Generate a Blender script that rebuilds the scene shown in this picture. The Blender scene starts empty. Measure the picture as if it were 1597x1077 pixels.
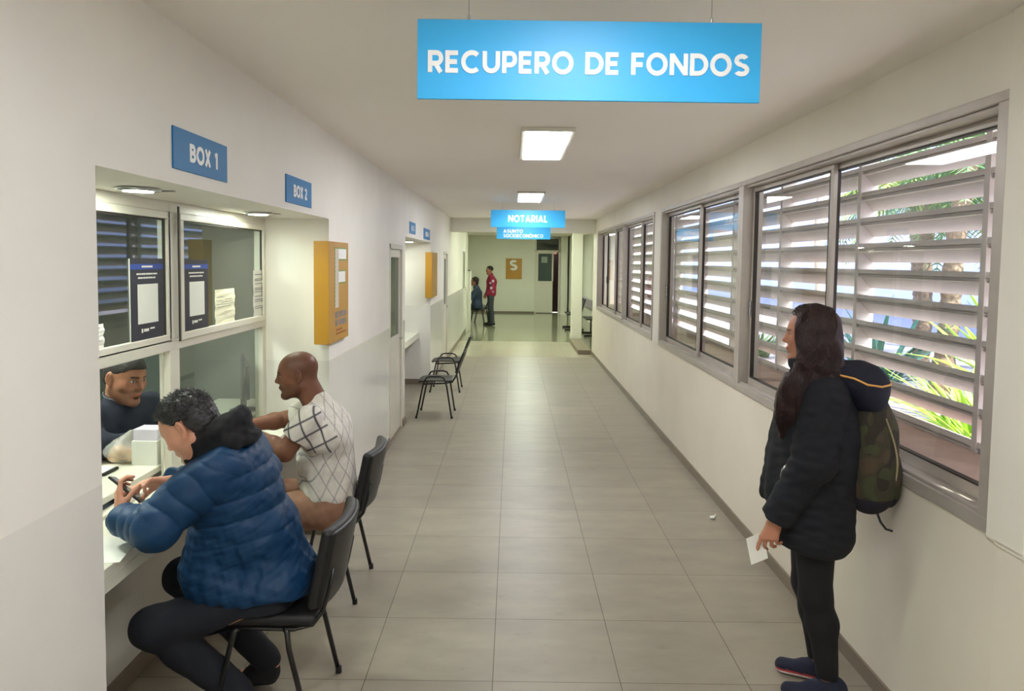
import bpy, bmesh, math, random
import numpy as np
from mathutils import Vector, Matrix
random.seed(7); np.random.seed(7)
SC = bpy.context.scene
COL = SC.collection
# ------------------------------------------------------------ camera
CAM_H = 1.875
cd = bpy.data.cameras.new('camera'); cam = bpy.data.objects.new('camera', cd); COL.objects.link(cam)
pitch = math.atan(71/1150.0); roll = 0.0128
cd.sensor_width = 36; cd.lens = 36*1150/1597.0
cd.shift_y = -(538.5-478.0)/1597.0
cd.clip_start = .05; cd.clip_end = 200
fw = Vector((0, math.cos(pitch), -math.sin(pitch))); r0 = Vector((1, 0, 0)); u0 = r0.cross(fw)
rr = math.cos(roll)*r0+math.sin(roll)*u0; uu = -math.sin(roll)*r0+math.cos(roll)*u0
M4 = Matrix((rr, uu, -fw)).transposed().to_4x4(); M4.translation = (0, 0, CAM_H)
cam.matrix_world = M4
SC.camera = cam
# ------------------------------------------------------------ sky, sun, exposure
w = bpy.data.worlds.new('sky'); SC.world = w; w.use_nodes = True
nt = w.node_tree; bg = nt.nodes['Background']
sk = nt.nodes.new('ShaderNodeTexSky'); sk.sky_type = 'NISHITA'; sk.sun_disc = False
sk.sun_elevation = math.radians(48); sk.sun_rotation = math.radians(120); sk.air_density = 1.0; sk.dust_density = 2.0
nt.links.new(sk.outputs[0], bg.inputs[0]); bg.inputs[1].default_value = 0.36
sd = bpy.data.lights.new('sun', 'SUN'); sd.energy = 4.0; sd.angle = math.radians(.6); sd.color = (1, .95, .86)
sun = bpy.data.objects.new('sun', sd); COL.objects.link(sun)
sdir = Vector((-.35, .62, -.85)).normalized()
sun.rotation_euler = sdir.to_track_quat('-Z', 'Y').to_euler(); sun.location = (10, -8, 14)
VS = SC.view_settings
VS.view_transform = 'Standard'; VS.look = 'None'; VS.gamma = 1; VS.use_curve_mapping = False
VS.exposure = 2.05
SC.cycles.max_bounces = 8; SC.cycles.diffuse_bounces = 5; SC.cycles.transparent_max_bounces = 12

# ------------------------------------------------------------ helpers
def lin(c):
    return tuple(((x/255.0)/12.92 if x/255.0 <= .04045 else ((x/255.0+.055)/1.055)**2.4) for x in c)
def N(nt, t, **k):
    n = nt.nodes.new(t)
    for a, b in k.items(): setattr(n, a, b)
    return n
def mat(name, rgb, rough=.6, metal=0, spec=.5, var=.04, vs=6.0, bump=.0, bs=80.0, emit=0, coat=0, attr=False, sheen=0, detail=3):
    """rgb in sRGB 0-255; a little noise variation and bump"""
    m = bpy.data.materials.new(name); m.use_nodes = True; t = m.node_tree; p = t.nodes['Principled BSDF']
    L = t.links.new
    tc = N(t, 'ShaderNodeTexCoord')
    if attr:
        src = N(t, 'ShaderNodeAttribute', attribute_name='Col').outputs['Color']
    else:
        r = N(t, 'ShaderNodeRGB'); r.outputs[0].default_value = (*lin(rgb), 1); src = r.outputs[0]
    nz = N(t, 'ShaderNodeTexNoise'); nz.inputs['Scale'].default_value = vs; nz.inputs['Detail'].default_value = detail
    L(tc.outputs['Object'], nz.inputs['Vector'])
    mr = N(t, 'ShaderNodeMapRange'); mr.inputs['From Min'].default_value = .3; mr.inputs['From Max'].default_value = .7
    mr.inputs['To Min'].default_value = 1-var; mr.inputs['To Max'].default_value = 1+var
    L(nz.outputs['Fac'], mr.inputs['Value'])
    mx = N(t, 'ShaderNodeVectorMath', operation='SCALE'); L(src, mx.inputs[0]); L(mr.outputs[0], mx.inputs['Scale'])
    L(mx.outputs[0], p.inputs['Base Color'])
    p.inputs['Roughness'].default_value = rough; p.inputs['Metallic'].default_value = metal
    p.inputs['Specular IOR Level'].default_value = spec
    if coat: p.inputs['Coat Weight'].default_value = coat; p.inputs['Coat Roughness'].default_value = .15
    if sheen: p.inputs['Sheen Weight'].default_value = sheen
    if bump:
        n2 = N(t, 'ShaderNodeTexNoise'); n2.inputs['Scale'].default_value = bs; n2.inputs['Detail'].default_value = 4
        L(tc.outputs['Object'], n2.inputs['Vector'])
        b = N(t, 'ShaderNodeBump'); b.inputs['Strength'].default_value = bump; b.inputs['Distance'].default_value = .01
        L(n2.outputs['Fac'], b.inputs['Height']); L(b.outputs[0], p.inputs['Normal'])
    if emit:
        p.inputs['Emission Color'].default_value = (*lin(rgb), 1); p.inputs['Emission Strength'].default_value = emit
    return m
def glass(name, tint=(.9, .95, .93), f0=.045):
    m = bpy.data.materials.new(name); m.use_nodes = True; t = m.node_tree
    t.nodes.clear(); L = t.links.new
    o = N(t, 'ShaderNodeOutputMaterial'); tr = N(t, 'ShaderNodeBsdfTransparent'); tr.inputs[0].default_value = (*tint, 1)
    g = N(t, 'ShaderNodeBsdfGlossy'); g.inputs['Roughness'].default_value = .02; g.inputs[0].default_value = (1, 1, 1, 1)
    lw = N(t, 'ShaderNodeLayerWeight'); lw.inputs[0].default_value = .5
    pw = N(t, 'ShaderNodeMath', operation='POWER'); pw.inputs[1].default_value = 5; L(lw.outputs['Facing'], pw.inputs[0])
    ma = N(t, 'ShaderNodeMath', operation='MULTIPLY_ADD'); ma.inputs[1].default_value = 1-f0; ma.inputs[2].default_value = f0
    L(pw.outputs[0], ma.inputs[0])
    mx = N(t, 'ShaderNodeMixShader'); L(ma.outputs[0], mx.inputs[0]); L(tr.outputs[0], mx.inputs[1]); L(g.outputs[0], mx.inputs[2])
    L(mx.outputs[0], o.inputs[0])
    return m

class MB:
    def __init__(s): s.v = []; s.f = []
    def add(s, v, f):
        o = len(s.v); s.v += [tuple(map(float, x)) for x in v]; s.f += [tuple(i+o for i in q) for q in f]; return s
    def box(s, x0, x1, y0, y1, z0, z1):
        return s.add([(x, y, z) for z in (z0, z1) for x, y in ((x0, y0), (x1, y0), (x1, y1), (x0, y1))],
                     [(0, 3, 2, 1), (4, 5, 6, 7), (0, 1, 5, 4), (1, 2, 6, 5), (2, 3, 7, 6), (3, 0, 4, 7)])
    def obox(s, c, ax, ay, az, h):
        c = np.array(c, float); A = [np.array(a, float) for a in (ax, ay, az)]
        vs = [c+A[0]*sx*h[0]+A[1]*sy*h[1]+A[2]*sz*h[2] for sz in (-1, 1) for sx, sy in ((-1, -1), (1, -1), (1, 1), (-1, 1))]
        return s.add(vs, [(0, 3, 2, 1), (4, 5, 6, 7), (0, 1, 5, 4), (1, 2, 6, 5), (2, 3, 7, 6), (3, 0, 4, 7)])
    def tube(s, pts, r, n=10, cap=True, flat=None):
        pts = [Vector(p) for p in pts]; rs = r if hasattr(r, '__len__') else [r]*len(pts)
        prev = None; vs = []
        for i, p in enumerate(pts):
            d = (pts[min(i+1, len(pts)-1)]-pts[max(i-1, 0)]).normalized()
            if prev is None:
                a = d.cross(Vector((0, 0, 1)));
                if a.length < .1: a = d.cross(Vector((0, 1, 0)))
            else: a = prev-d*prev.dot(d)
            a.normalize(); prev = a; b = d.cross(a)
            for k in range(n):
                t = 2*math.pi*k/n; vs.append(p+(a*math.cos(t)+b*math.sin(t)*(flat or 1))*rs[i])
        fs = []
        for i in range(len(pts)-1):
            for k in range(n):
                fs.append((i*n+k, i*n+(k+1) % n, (i+1)*n+(k+1) % n, (i+1)*n+k))
        if cap: fs.append(tuple(range(n))[::-1]); fs.append(tuple((len(pts)-1)*n+k for k in range(n)))
        return s.add(vs, fs)
    def prism(s, poly, fn, h0, h1):
        n = len(poly); vs = [fn(a, b, h0) for a, b in poly]+[fn(a, b, h1) for a, b in poly]
        fs = [tuple(range(n))[::-1], tuple(range(n, 2*n))]+[(i, (i+1) % n, (i+1) % n+n, i+n) for i in range(n)]
        return s.add(vs, fs)
    def lathe(s, prof, c, n=24):
        c = Vector(c); vs = []
        for r, z in prof:
            for k in range(n):
                t = 2*math.pi*k/n; vs.append((c.x+r*math.cos(t), c.y+r*math.sin(t), c.z+z))
        fs = [(i*n+k, i*n+(k+1) % n, (i+1)*n+(k+1) % n, (i+1)*n+k) for i in range(len(prof)-1) for k in range(n)]
        fs += [tuple(range(n))[::-1], tuple((len(prof)-1)*n+k for k in range(n))]
        return s.add(vs, fs)
    def build(s, name, m, parent=None, smooth=False, bevel=0, seg=2, sub=0):
        me = bpy.data.meshes.new(name); me.from_pydata(s.v, [], s.f); me.update()
        me.materials.append(m)
        o = bpy.data.objects.new(name, me); COL.objects.link(o)
        b = bmesh.new(); b.from_mesh(me); bmesh.ops.recalc_face_normals(b, faces=b.faces); b.to_mesh(me); b.free()
        if smooth: me.polygons.foreach_set('use_smooth', [True]*len(me.polygons))
        if bevel:
            md = o.modifiers.new('bevel', 'BEVEL'); md.width = bevel; md.segments = seg; md.limit_method = 'ANGLE'
        if sub:
            md = o.modifiers.new('sub', 'SUBSURF'); md.levels = sub; md.render_levels = sub
        if parent is not None:
            o.parent = parent
            o.matrix_parent_inverse = Matrix.Translation(-parent.location)
        return o
def tag(o, label=None, cat=None, group=None, kind=None):
    if label: o['label'] = label
    if cat: o['category'] = cat
    if group: o['group'] = group
    if kind: o['kind'] = kind
    return o
def thing(name, label, cat, loc=(0, 0, 0), group=None, kind=None):
    o = bpy.data.objects.new(name, None); COL.objects.link(o); o.location = loc; o.empty_display_size = .1
    return tag(o, label, cat, group, kind)
def struct(name, mb, m, **k):
    o = mb.build(name, m, **k); o['kind'] = 'structure'; return o
def dup(o, parent=None):
    c = o.copy(); COL.objects.link(c)
    if parent is not None: c.parent = parent; c.matrix_parent_inverse = o.matrix_parent_inverse.copy()
    for ch in [x for x in bpy.data.objects if x.parent == o]: dup(ch, c)
    return c

# ------------------------------------------------------------ lettering
T = .19; Hh = T/2
def arc(cx, cy, rx, ry, a0, a1): return ('a', cx, cy, rx, ry, a0, a1)
def ln(*a): return ('l',)+a
_O = [arc(.52, .5, .425, .425, 0, 360)]
GL = {
 'R': (.74, [ln(Hh, 0, Hh, 1), ln(0, 1-Hh, .42, 1-Hh), arc(.42, .66, .225, .245, -90, 90), ln(0, .415, .42, .415), ln(.36, .42, .63, 0)]),
 'E': (.66, [ln(Hh, 0, Hh, 1), ln(0, 1-Hh, .62, 1-Hh), ln(0, .5, .57, .5), ln(0, Hh, .62, Hh)]),
 'F': (.62, [ln(Hh, 0, Hh, 1), ln(0, 1-Hh, .6, 1-Hh), ln(0, .47, .55, .47)]),
 'C': (.94, [arc(.52, .5, .425, .425, 48, 312)]),
 'G': (1.0, [arc(.52, .5, .425, .425, 48, 340), ln(.52, .45, 1.0, .45)]),
 'O': (1.04, _O), 'Q': (1.04, _O),
 '0': (.75, [arc(.37, .5, .28, .42, 0, 360)]),
 'U': (.84, [ln(Hh, .4, Hh, 1), ln(.745, .4, .745, 1), arc(.42, .4, .325, .31, 180, 360)]),
 'P': (.7, [ln(Hh, 0, Hh, 1), ln(0, 1-Hh, .4, 1-Hh), arc(.4, .64, .225, .265, -90, 90), ln(0, .375, .4, .375)]),
 'D': (.88, [ln(Hh, 0, Hh, 1), ln(0, 1-Hh, .38, 1-Hh), ln(0, Hh, .38, Hh), arc(.38, .5, .405, .405, -90, 90)]),
 'N': (.88, [ln(Hh, 0, Hh, 1), ln(.785, 0, .785, 1), ln(.1, .95, .78, .05)]),
 'M': (1.04, [ln(Hh, 0, Hh, 1), ln(.945, 0, .945, 1), ln(.1, .95, .52, .3), ln(.94, .95, .52, .3)]),
 'S': (.78, [arc(.38, .715, .255, .19, 30, 270), arc(.38, .285, .275, .19, -150, 90), ]),
 'B': (.74, [ln(Hh, 0, Hh, 1), ln(0, 1-Hh, .38, 1-Hh), ln(0, .52, .4, .52), ln(0, Hh, .4, Hh), arc(.38, .715, .2, .19, -90, 90), arc(.4, .305, .24, .21, -90, 90)]),
 'X': (.8, [ln(.1, 0, .7, 1), ln(.7, 0, .1, 1)]),
 'A': (.96, [ln(.1, 0, .48, .97), ln(.86, 0, .48, .97), ln(.2, .25, .76, .25)]),
 'T': (.76, [ln(.38, 0, .38, 1), ln(.02, 1-Hh, .74, 1-Hh)]),
 'I': (.22, [ln(.11, 0, .11, 1)]),
 'L': (.6, [ln(Hh, 0, Hh, 1), ln(0, Hh, .56, Hh)]),
 'V': (.9, [ln(.1, 1, .45, .05), ln(.8, 1, .45, .05)]),
 'Y': (.8, [ln(.08, 1, .4, .45), ln(.72, 1, .4, .45), ln(.4, 0, .4, .47)]),
 'H': (.84, [ln(Hh, 0, Hh, 1), ln(.745, 0, .745, 1), ln(0, .5, .8, .5)]),
 '1': (.45, [ln(.3, 0, .3, 1), ln(.3, .93, .06, .78)]),
 '2': (.7, [arc(.34, .7, .23, .21, -20, 165), ln(.53, .6, .12, .12), ln(.04, Hh, .66, Hh)]),
 '3': (.7, [arc(.32, .72, .22, .19, -90, 150), arc(.32, .3, .25, .21, -150, 90)]),
 '4': (.75, [ln(.5, 0, .5, 1), ln(.5, .97, .05, .3), ln(.0, .28, .7, .28)]),
 ' ': (.36, []), '.': (.25, [ln(.12, 0, .12, .17)]),
}
def text_width(s, sp=.13):
    return sum(GL[c.replace('Ó', 'O')][0]+sp for c in s)-sp
def letters(mb, s, org, right, up, nrm, h, xs=1.0, depth0=.002, sp=.13, t=T):
    org, right, up, nrm = Vector(org), Vector(right), Vector(up), Vector(nrm)
    x = 0; cnt = [0]
    def P(a, b, d): return org+right*((x+a)*h*xs)+up*(b*h)+nrm*d
    def quad(p):
        cnt[0] += 1; depth = depth0+.00012*(cnt[0] % 7)
        vs = [P(a, b, 0) for a, b in p]+[P(a, b, depth) for a, b in p]
        mb.add(vs, [(3, 2, 1, 0), (4, 5, 6, 7), (0, 1, 5, 4), (1, 2, 6, 5), (2, 3, 7, 6), (3, 0, 4, 7)])
    for c in s:
        acc = c == 'Ó'; g = 'O' if acc else c
        wd, st = GL[g]
        if acc: st = st+[ln(.45, 1.05, .62, 1.25)]
        for q in st:
            if q[0] == 'l':
                _, a, b, c2, d2 = q; L = math.hypot(c2-a, d2-b); nx, ny = -(d2-b)/L*t/2, (c2-a)/L*t/2
                quad([(a-nx, b-ny), (c2-nx, d2-ny), (c2+nx, d2+ny), (a+nx, b+ny)])
            else:
                _, cx, cy, rx, ry, a0, a1 = q; n = max(6, int((a1-a0)/12))
                for i in range(n):
                    A, B = math.radians(a0+(a1-a0)*i/n), math.radians(a0+(a1-a0)*(i+1)/n)
                    quad([(cx+(rx-t/2)*math.cos(A), cy+(ry-t/2)*math.sin(A)), (cx+(rx+t/2)*math.cos(A), cy+(ry+t/2)*math.sin(A)),
                          (cx+(rx+t/2)*math.cos(B), cy+(ry+t/2)*math.sin(B)), (cx+(rx-t/2)*math.cos(B), cy+(ry-t/2)*math.sin(B))])
        x += wd+sp
# ------------------------------------------------------------ materials of the place
def wall_mat(name, up, low, zsplit, rough_low=.28):
    """paint: upper coat and a slightly greyer, shinier washable coat below zsplit (world Z)"""
    m = mat(name, up, rough=.55, var=.03, vs=2.0, bump=.05, bs=40); t = m.node_tree; p = t.nodes['Principled BSDF']; L = t.links.new
    g = N(t, 'ShaderNodeNewGeometry'); sp = N(t, 'ShaderNodeSeparateXYZ'); L(g.outputs['Position'], sp.inputs[0])
    lt = N(t, 'ShaderNodeMath', operation='LESS_THAN'); lt.inputs[1].default_value = zsplit; L(sp.outputs['Z'], lt.inputs[0])
    mx = N(t, 'ShaderNodeMix', data_type='RGBA'); L(lt.outputs[0], mx.inputs['Factor'])
    old = p.inputs['Base Color'].links[0].from_socket; L(old, mx.inputs['A'])
    sc = N(t, 'ShaderNodeMix', data_type='RGBA', blend_type='MULTIPLY'); sc.inputs['Factor'].default_value = 1
    L(old, sc.inputs['A']); u = lin(up); l = lin(low); sc.inputs['B'].default_value = (l[0]/u[0], l[1]/u[1], l[2]/u[2], 1)
    L(sc.outputs['Result'], mx.inputs['B']); L(mx.outputs['Result'], p.inputs['Base Color'])
    rm = N(t, 'ShaderNodeMapRange'); L(lt.outputs[0], rm.inputs['Value']); rm.inputs['To Min'].default_value = .55; rm.inputs['To Max'].default_value = rough_low
    L(rm.outputs[0], p.inputs['Roughness'])
    return m
def tile_mat(name, c1, c2, grout, ox, oy, w_, h_, rough):
    m = bpy.data.materials.new(name); m.use_nodes = True; t = m.node_tree; p = t.nodes['Principled BSDF']; L = t.links.new
    tc = N(t, 'ShaderNodeTexCoord'); mp = N(t, 'ShaderNodeMapping'); mp.inputs['Location'].default_value = (-ox, -oy, 0); L(tc.outputs['Object'], mp.inputs[0])
    b = N(t, 'ShaderNodeTexBrick'); b.offset = 0; b.squash = 1
    b.inputs['Scale'].default_value = 1; b.inputs['Mortar Size'].default_value = .0022; b.inputs['Mortar Smooth'].default_value = .3
    b.inputs['Brick Width'].default_value = w_; b.inputs['Row Height'].default_value = h_; b.inputs['Bias'].default_value = 0
    b.inputs['Color1'].default_value = (*lin(c1), 1); b.inputs['Color2'].default_value = (*lin(c2), 1); b.inputs['Mortar'].default_value = (*lin(grout), 1)
    L(mp.outputs[0], b.inputs['Vector'])
    nz = N(t, 'ShaderNodeTexNoise'); nz.inputs['Scale'].default_value = 2.6; nz.inputs['Detail'].default_value = 7; nz.inputs['Roughness'].default_value = .62
    mp2 = N(t, 'ShaderNodeMapping'); mp2.inputs['Scale'].default_value = (.8, 1.7, 1); L(tc.outputs['Object'], mp2.inputs[0]); L(mp2.outputs[0], nz.inputs['Vector'])
    mr = N(t, 'ShaderNodeMapRange'); mr.inputs['From Min'].default_value = .32; mr.inputs['From Max'].default_value = .68; mr.inputs['To Min'].default_value = .86; mr.inputs['To Max'].default_value = 1.12
    L(nz.outputs['Fac'], mr.inputs['Value'])
    n3 = N(t, 'ShaderNodeTexNoise'); n3.inputs['Scale'].default_value = 11; n3.inputs['Detail'].default_value = 5; L(mp2.outputs[0], n3.inputs['Vector'])
    m3 = N(t, 'ShaderNodeMapRange'); m3.inputs['From Min'].default_value = .62; m3.inputs['From Max'].default_value = .75; m3.inputs['To Min'].default_value = 1; m3.inputs['To Max'].default_value = .88; L(n3.outputs['Fac'], m3.inputs['Value'])
    if rough < .22: mr.inputs['To Min'].default_value = .97; mr.inputs['To Max'].default_value = 1.03; m3.inputs['To Max'].default_value = .98
    mm = N(t, 'ShaderNodeMath', operation='MULTIPLY'); L(mr.outputs[0], mm.inputs[0]); L(m3.outputs[0], mm.inputs[1])
    sc = N(t, 'ShaderNodeVectorMath', operation='SCALE'); L(b.outputs['Color'], sc.inputs[0]); L(mm.outputs[0], sc.inputs['Scale'])
    L(sc.outputs[0], p.inputs['Base Color'])
    rr_ = N(t, 'ShaderNodeMapRange'); rr_.inputs['To Min'].default_value = rough; rr_.inputs['To Max'].default_value = rough+(.14 if rough > .22 else .02); L(nz.outputs['Fac'], rr_.inputs['Value']); L(rr_.outputs[0], p.inputs['Roughness'])
    bp = N(t, 'ShaderNodeBump'); bp.inputs['Strength'].default_value = .4; bp.inputs['Distance'].default_value = .002; bp.invert = True
    L(b.outputs['Fac'], bp.inputs['Height']); L(bp.outputs[0], p.inputs['Normal'])
    return m
M_wallL = wall_mat('cream wall paint', (236, 232, 223), (229, 226, 219), 1.19, .15)
M_wallR = wall_mat('cream wall paint right', (236, 231, 218), (232, 224, 207), .975, .4)
M_white = mat('white plaster', (228, 227, 214), rough=.6, var=.02, vs=2)
M_ceil = mat('ceiling paint', (248, 242, 235), rough=.7, var=.02, vs=.8)
M_floor = tile_mat('corridor floor tiles', (152, 144, 127), (145, 137, 121), (84, 76, 66), -.065, 3.187, .571, .576, .33)
M_floor2 = tile_mat('pale threshold tiles', (186, 180, 158), (180, 174, 152), (150, 142, 122), -.065, 14.4, .571, .95, .2)
M_floor3 = tile_mat('polished hall floor', (150, 150, 122), (145, 146, 120), (120, 120, 98), 0, 17.2, .4, .4, .1)
M_base = mat('grey brown skirting tile', (128, 116, 100), rough=.4, var=.06, vs=12)
M_alu = mat('satin aluminium frame', (184, 176, 166), rough=.38, metal=.2, var=.05, vs=9)
M_wframe = mat('white lacquered frame', (220, 216, 202), rough=.35, var=.02)
M_seal = mat('dark rubber seal', (52, 44, 38), rough=.6)
M_count = mat('white counter laminate', (228, 226, 208), rough=.3, var=.015)
M_slat = mat('off white louver slat', (182, 172, 168), rough=.5, var=.06, vs=5)
M_sill = mat('pink concrete sill', (178, 150, 138), rough=.85, var=.12, vs=7, bump=.3, bs=60)
M_glass = glass('window glass', (.9, .94, .92), .05)
M_glassG = glass('service window glass', (.78, .85, .8), .09)
M_blue = mat('sky blue sign panel', (58, 176, 234), rough=.42, var=.01, spec=.4)
M_blue2 = mat('blue wall plaque', (38, 120, 178), rough=.45, spec=.2, var=.01)
M_letter = mat('white sign lettering', (240, 240, 236), rough=.4, var=.0)
M_orange = mat('ochre orange sign box', (186, 136, 42), rough=.35, var=.03)
M_black = mat('black plastic', (22, 22, 24), rough=.42, var=.1)
M_vinyl = mat('black grained vinyl', (30, 29, 30), rough=.42, var=.12, vs=30, bump=.25, bs=350)
M_tube = mat('black enamelled steel tube', (20, 19, 19), rough=.3, var=.05, coat=.3)
M_chrome = mat('brushed chrome', (190, 190, 190), rough=.25, metal=1)
M_lamp = mat('lit diffuser', (248, 249, 255), emit=8.0, var=0)
M_spot = mat('lit downlight lens', (246, 255, 238), emit=48, var=0)
M_backroom = mat('grey green office wall', (150, 160, 152), rough=.7, var=.03)

YN = -4.2                                                     # end of the corridor behind the camera
XL, XR, ZC = -1.226, 1.63, 2.71
# floor, ceiling
struct('floor', MB().box(-1.75, 1.8, YN, 14.4, -.15, 0), M_floor)
struct('floor_threshold', MB().box(-1.75, 1.7, 14.4, 17.2, -.15, 0), M_floor2)
struct('floor_hall', MB().box(-3.4, 3.4, 17.2, 27, -.15, 0).box(1.7, 3.4, 14.9, 17.2, -.15, 0), M_floor3)
struct('ceiling', MB().box(-1.75, 1.8, YN, 14.5, ZC, ZC+.2), M_ceil)
struct('ceiling_hall', MB().box(-3.4, 3.4, 14.82, 27, 2.78, 2.98), M_ceil)
struct('beam', MB().box(XL-.03, 2.4, 14.5, 14.82, 2.44, 2.98), M_white)
# left wall with its two counter recesses and two doorways
wl = MB(); X0 = -1.70
R1 = (2.18, 4.93); R2 = (8.43, 11.07); D1 = (7.36, 8.22); D2 = (13.12, 13.95); RH = 2.14; DH = 2.035
ys = [YN, R1[0], R1[1], D1[0], D1[1], R2[0], R2[1], D2[0], D2[1], 19.6]
for i in range(0, len(ys)-1, 2): wl.box(X0, XL, ys[i], ys[i+1], 0, ZC)
for (a, b), h in ((R1, RH), (R2, RH), (D1, DH), (D2, DH)): wl.box(X0, XL, a, b, h, ZC)
struct('wall_left', wl, M_wallL)
struct('wall_left_hall', MB().box(-2.0, -1.85, 19.6, 27, 0, 2.8).box(-2.0, X0, 19.45, 19.6, 0, 2.8), M_white)
struct('wall_back', MB().box(-1.75, 1.8, YN-.15, YN, 0, ZC), M_wallR)
struct('wall_far', MB().box(-2.0, .80, 26.7, 26.9, 0, 2.8).box(1.72, 3.4, 26.7, 26.9, 0, 2.8).box(.80, 1.72, 26.7, 26.9, 2.75, 2.8)
       .box(1.72, 1.95, 26.2, 26.7, 0, 2.8).box(2.02, 2.2, 25.2, 26.7, 0, 2.8), M_white)
struct('wall_right_hall', MB().box(2.42, 2.6, 14.9, 27, 0, 2.8), M_white)
struct('wall_sun_block', MB().box(XR+.14, 2.42, 14.75, 14.9, 0, 2.98), M_white)  # unseen wall added to close the gap that let sun onto the floor
struct('pillar', MB().box(1.39, 1.63, 17.15, 17.4, 0, 2.78), M_white)
# right wall around the windows
WZ0, WZ1 = .975, 2.46
WN = [(2.45, 5.28), (5.28, 8.12), (8.52, 14.15)]
wr = MB(); wr.box(XR, XR+.14, YN, 14.9, 0, WZ0).box(XR, XR+.14, YN, 14.9, WZ1, ZC)
for a, b in ((YN, 2.45), (8.12, 8.52), (14.15, 14.9)): wr.box(XR, XR+.14, a, b, WZ0, WZ1)
struct('wall_right', wr, M_wallR)
struct('trim_1', MB().box(XR-.012, XR+.01, YN, 2.40, 0, ZC).box(XR-.018, XR, 2.26, 2.445, WZ0-.01, ZC).box(XR-.018, XR, YN, 2.40, .955, .975), M_wallR, bevel=.004)
struct('baseboard_right', MB().box(XR-.012, XR, 2.4, 14.9, 0, .075).box(XR-.024, XR-.012, YN, 2.4, 0, .075), M_base)
bl = MB()
for a, b in ((YN, R1[0]), (R1[1], D1[0]), (R2[1], D2[0]), (D2[1], 19.6)): bl.box(XL, XL+.012, a, b, 0, .075)
for a, b in ((R1[0], R1[1]), (R2[0], R2[1])): bl.box(X0+.03, X0+.045, a, b, 0, .08).box(X0, XL, b-.012, b, 0, .08)
bl.box(XL-.02, XL+.02, D1[1], R2[0], 0, .075).box(XL-.16, XL+.0, D1[0], D1[1], 0, .012)
struct('baseboard_left', bl, M_base)
struct('baseboard_far', MB().box(-1.85, .80, 26.68, 26.7, 0, .06).box(1.39-.01, 1.64, 17.14, 17.41, 0, .04), M_base)
struct('trim_2', MB().box(1.35, 1.62, 14.9, 17.1, 0, .09), mat('speckled kerb', (130, 118, 100), rough=.5, var=.25, vs=60), bevel=.006)

# windows of the right wall: outer frame, two sliding sashes per bay
def window(idx, y0, y1, panes, posts):
    root = MB()
    f = .055
    root.box(XR-.012, XR+.13, y0, y1, WZ1-.035, WZ1).box(XR-.012, XR+.13, y0, y1, WZ0, WZ0+.05)
    root.box(XR-.0121, XR+.13, y0, y0+f, WZ0+.05, WZ1-.035).box(XR-.0121, XR+.13, y1-f, y1, WZ0+.05, WZ1-.035)
    root.box(XR+.01, XR+.12, y0+f, y1-f, WZ1-.05, WZ1-.035)
    root.box(XR+.005, XR+.03, y0+f, y1-f, WZ0+.05, WZ0+.062)
    for p in posts: root.box(XR-.008, XR+.12, p-.03, p+.03, WZ0+.05, WZ1-.035)
    o = root.build('window_%d' % idx, M_alu, bevel=.003); o['kind'] = 'structure'
    for k, (a, b) in enumerate(panes):
        x = XR+.072 if k % 2 else XR+.098
        s = MB(); g = .038
        s.box(x-.012, x+.012, a, b, WZ1-.05-.03, WZ1-.05).box(x-.012, x+.012, a, b, WZ0+.05, WZ0+.05+g+.012)
        s.box(x-.012, x+.012, a, a+g, WZ0+.1, WZ1-.08).box(x-.012, x+.012, b-g, b, WZ0+.1, WZ1-.08)
        so = s.build('sash', M_alu, o, bevel=.002)
        q = MB()
        for yy in (a+g, b-g-.006): q.box(x-.0135, x+.0135, yy, yy+.006, WZ0+.1, WZ1-.08)
        q.box(x-.0135, x+.0135, a+g, b-g, WZ0+.10, WZ0+.106).box(x-.0135, x+.0135, a+g, b-g, WZ1-.088, WZ1-.082)
        q.build('seal', M_seal, so)
        MB().add([(x, a+g, WZ0+.1), (x, b-g, WZ0+.1), (x, b-g, WZ1-.08), (x, a+g, WZ1-.08)], [(0, 1, 2, 3)]).build('pane', M_glass, so)
        h = MB(); yy = a+g/2 if k % 2 == 0 else b-g/2
        h.box(x-.026, x-.012, yy-.008, yy+.008, 1.5, 1.62); h.build('handle', M_chrome, so, bevel=.003)
    return o
window(1, *WN[0], [(2.505, 4.0), (3.93, 5.225)], [])
window(2, *WN[1], [(5.335, 6.75), (6.68, 8.065)], [])
window(3, *WN[2], [(8.575, 9.75), (9.7, 10.9), (10.9, 12.2), (12.15, 13.2), (13.15, 14.1)], [10.9])

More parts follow.
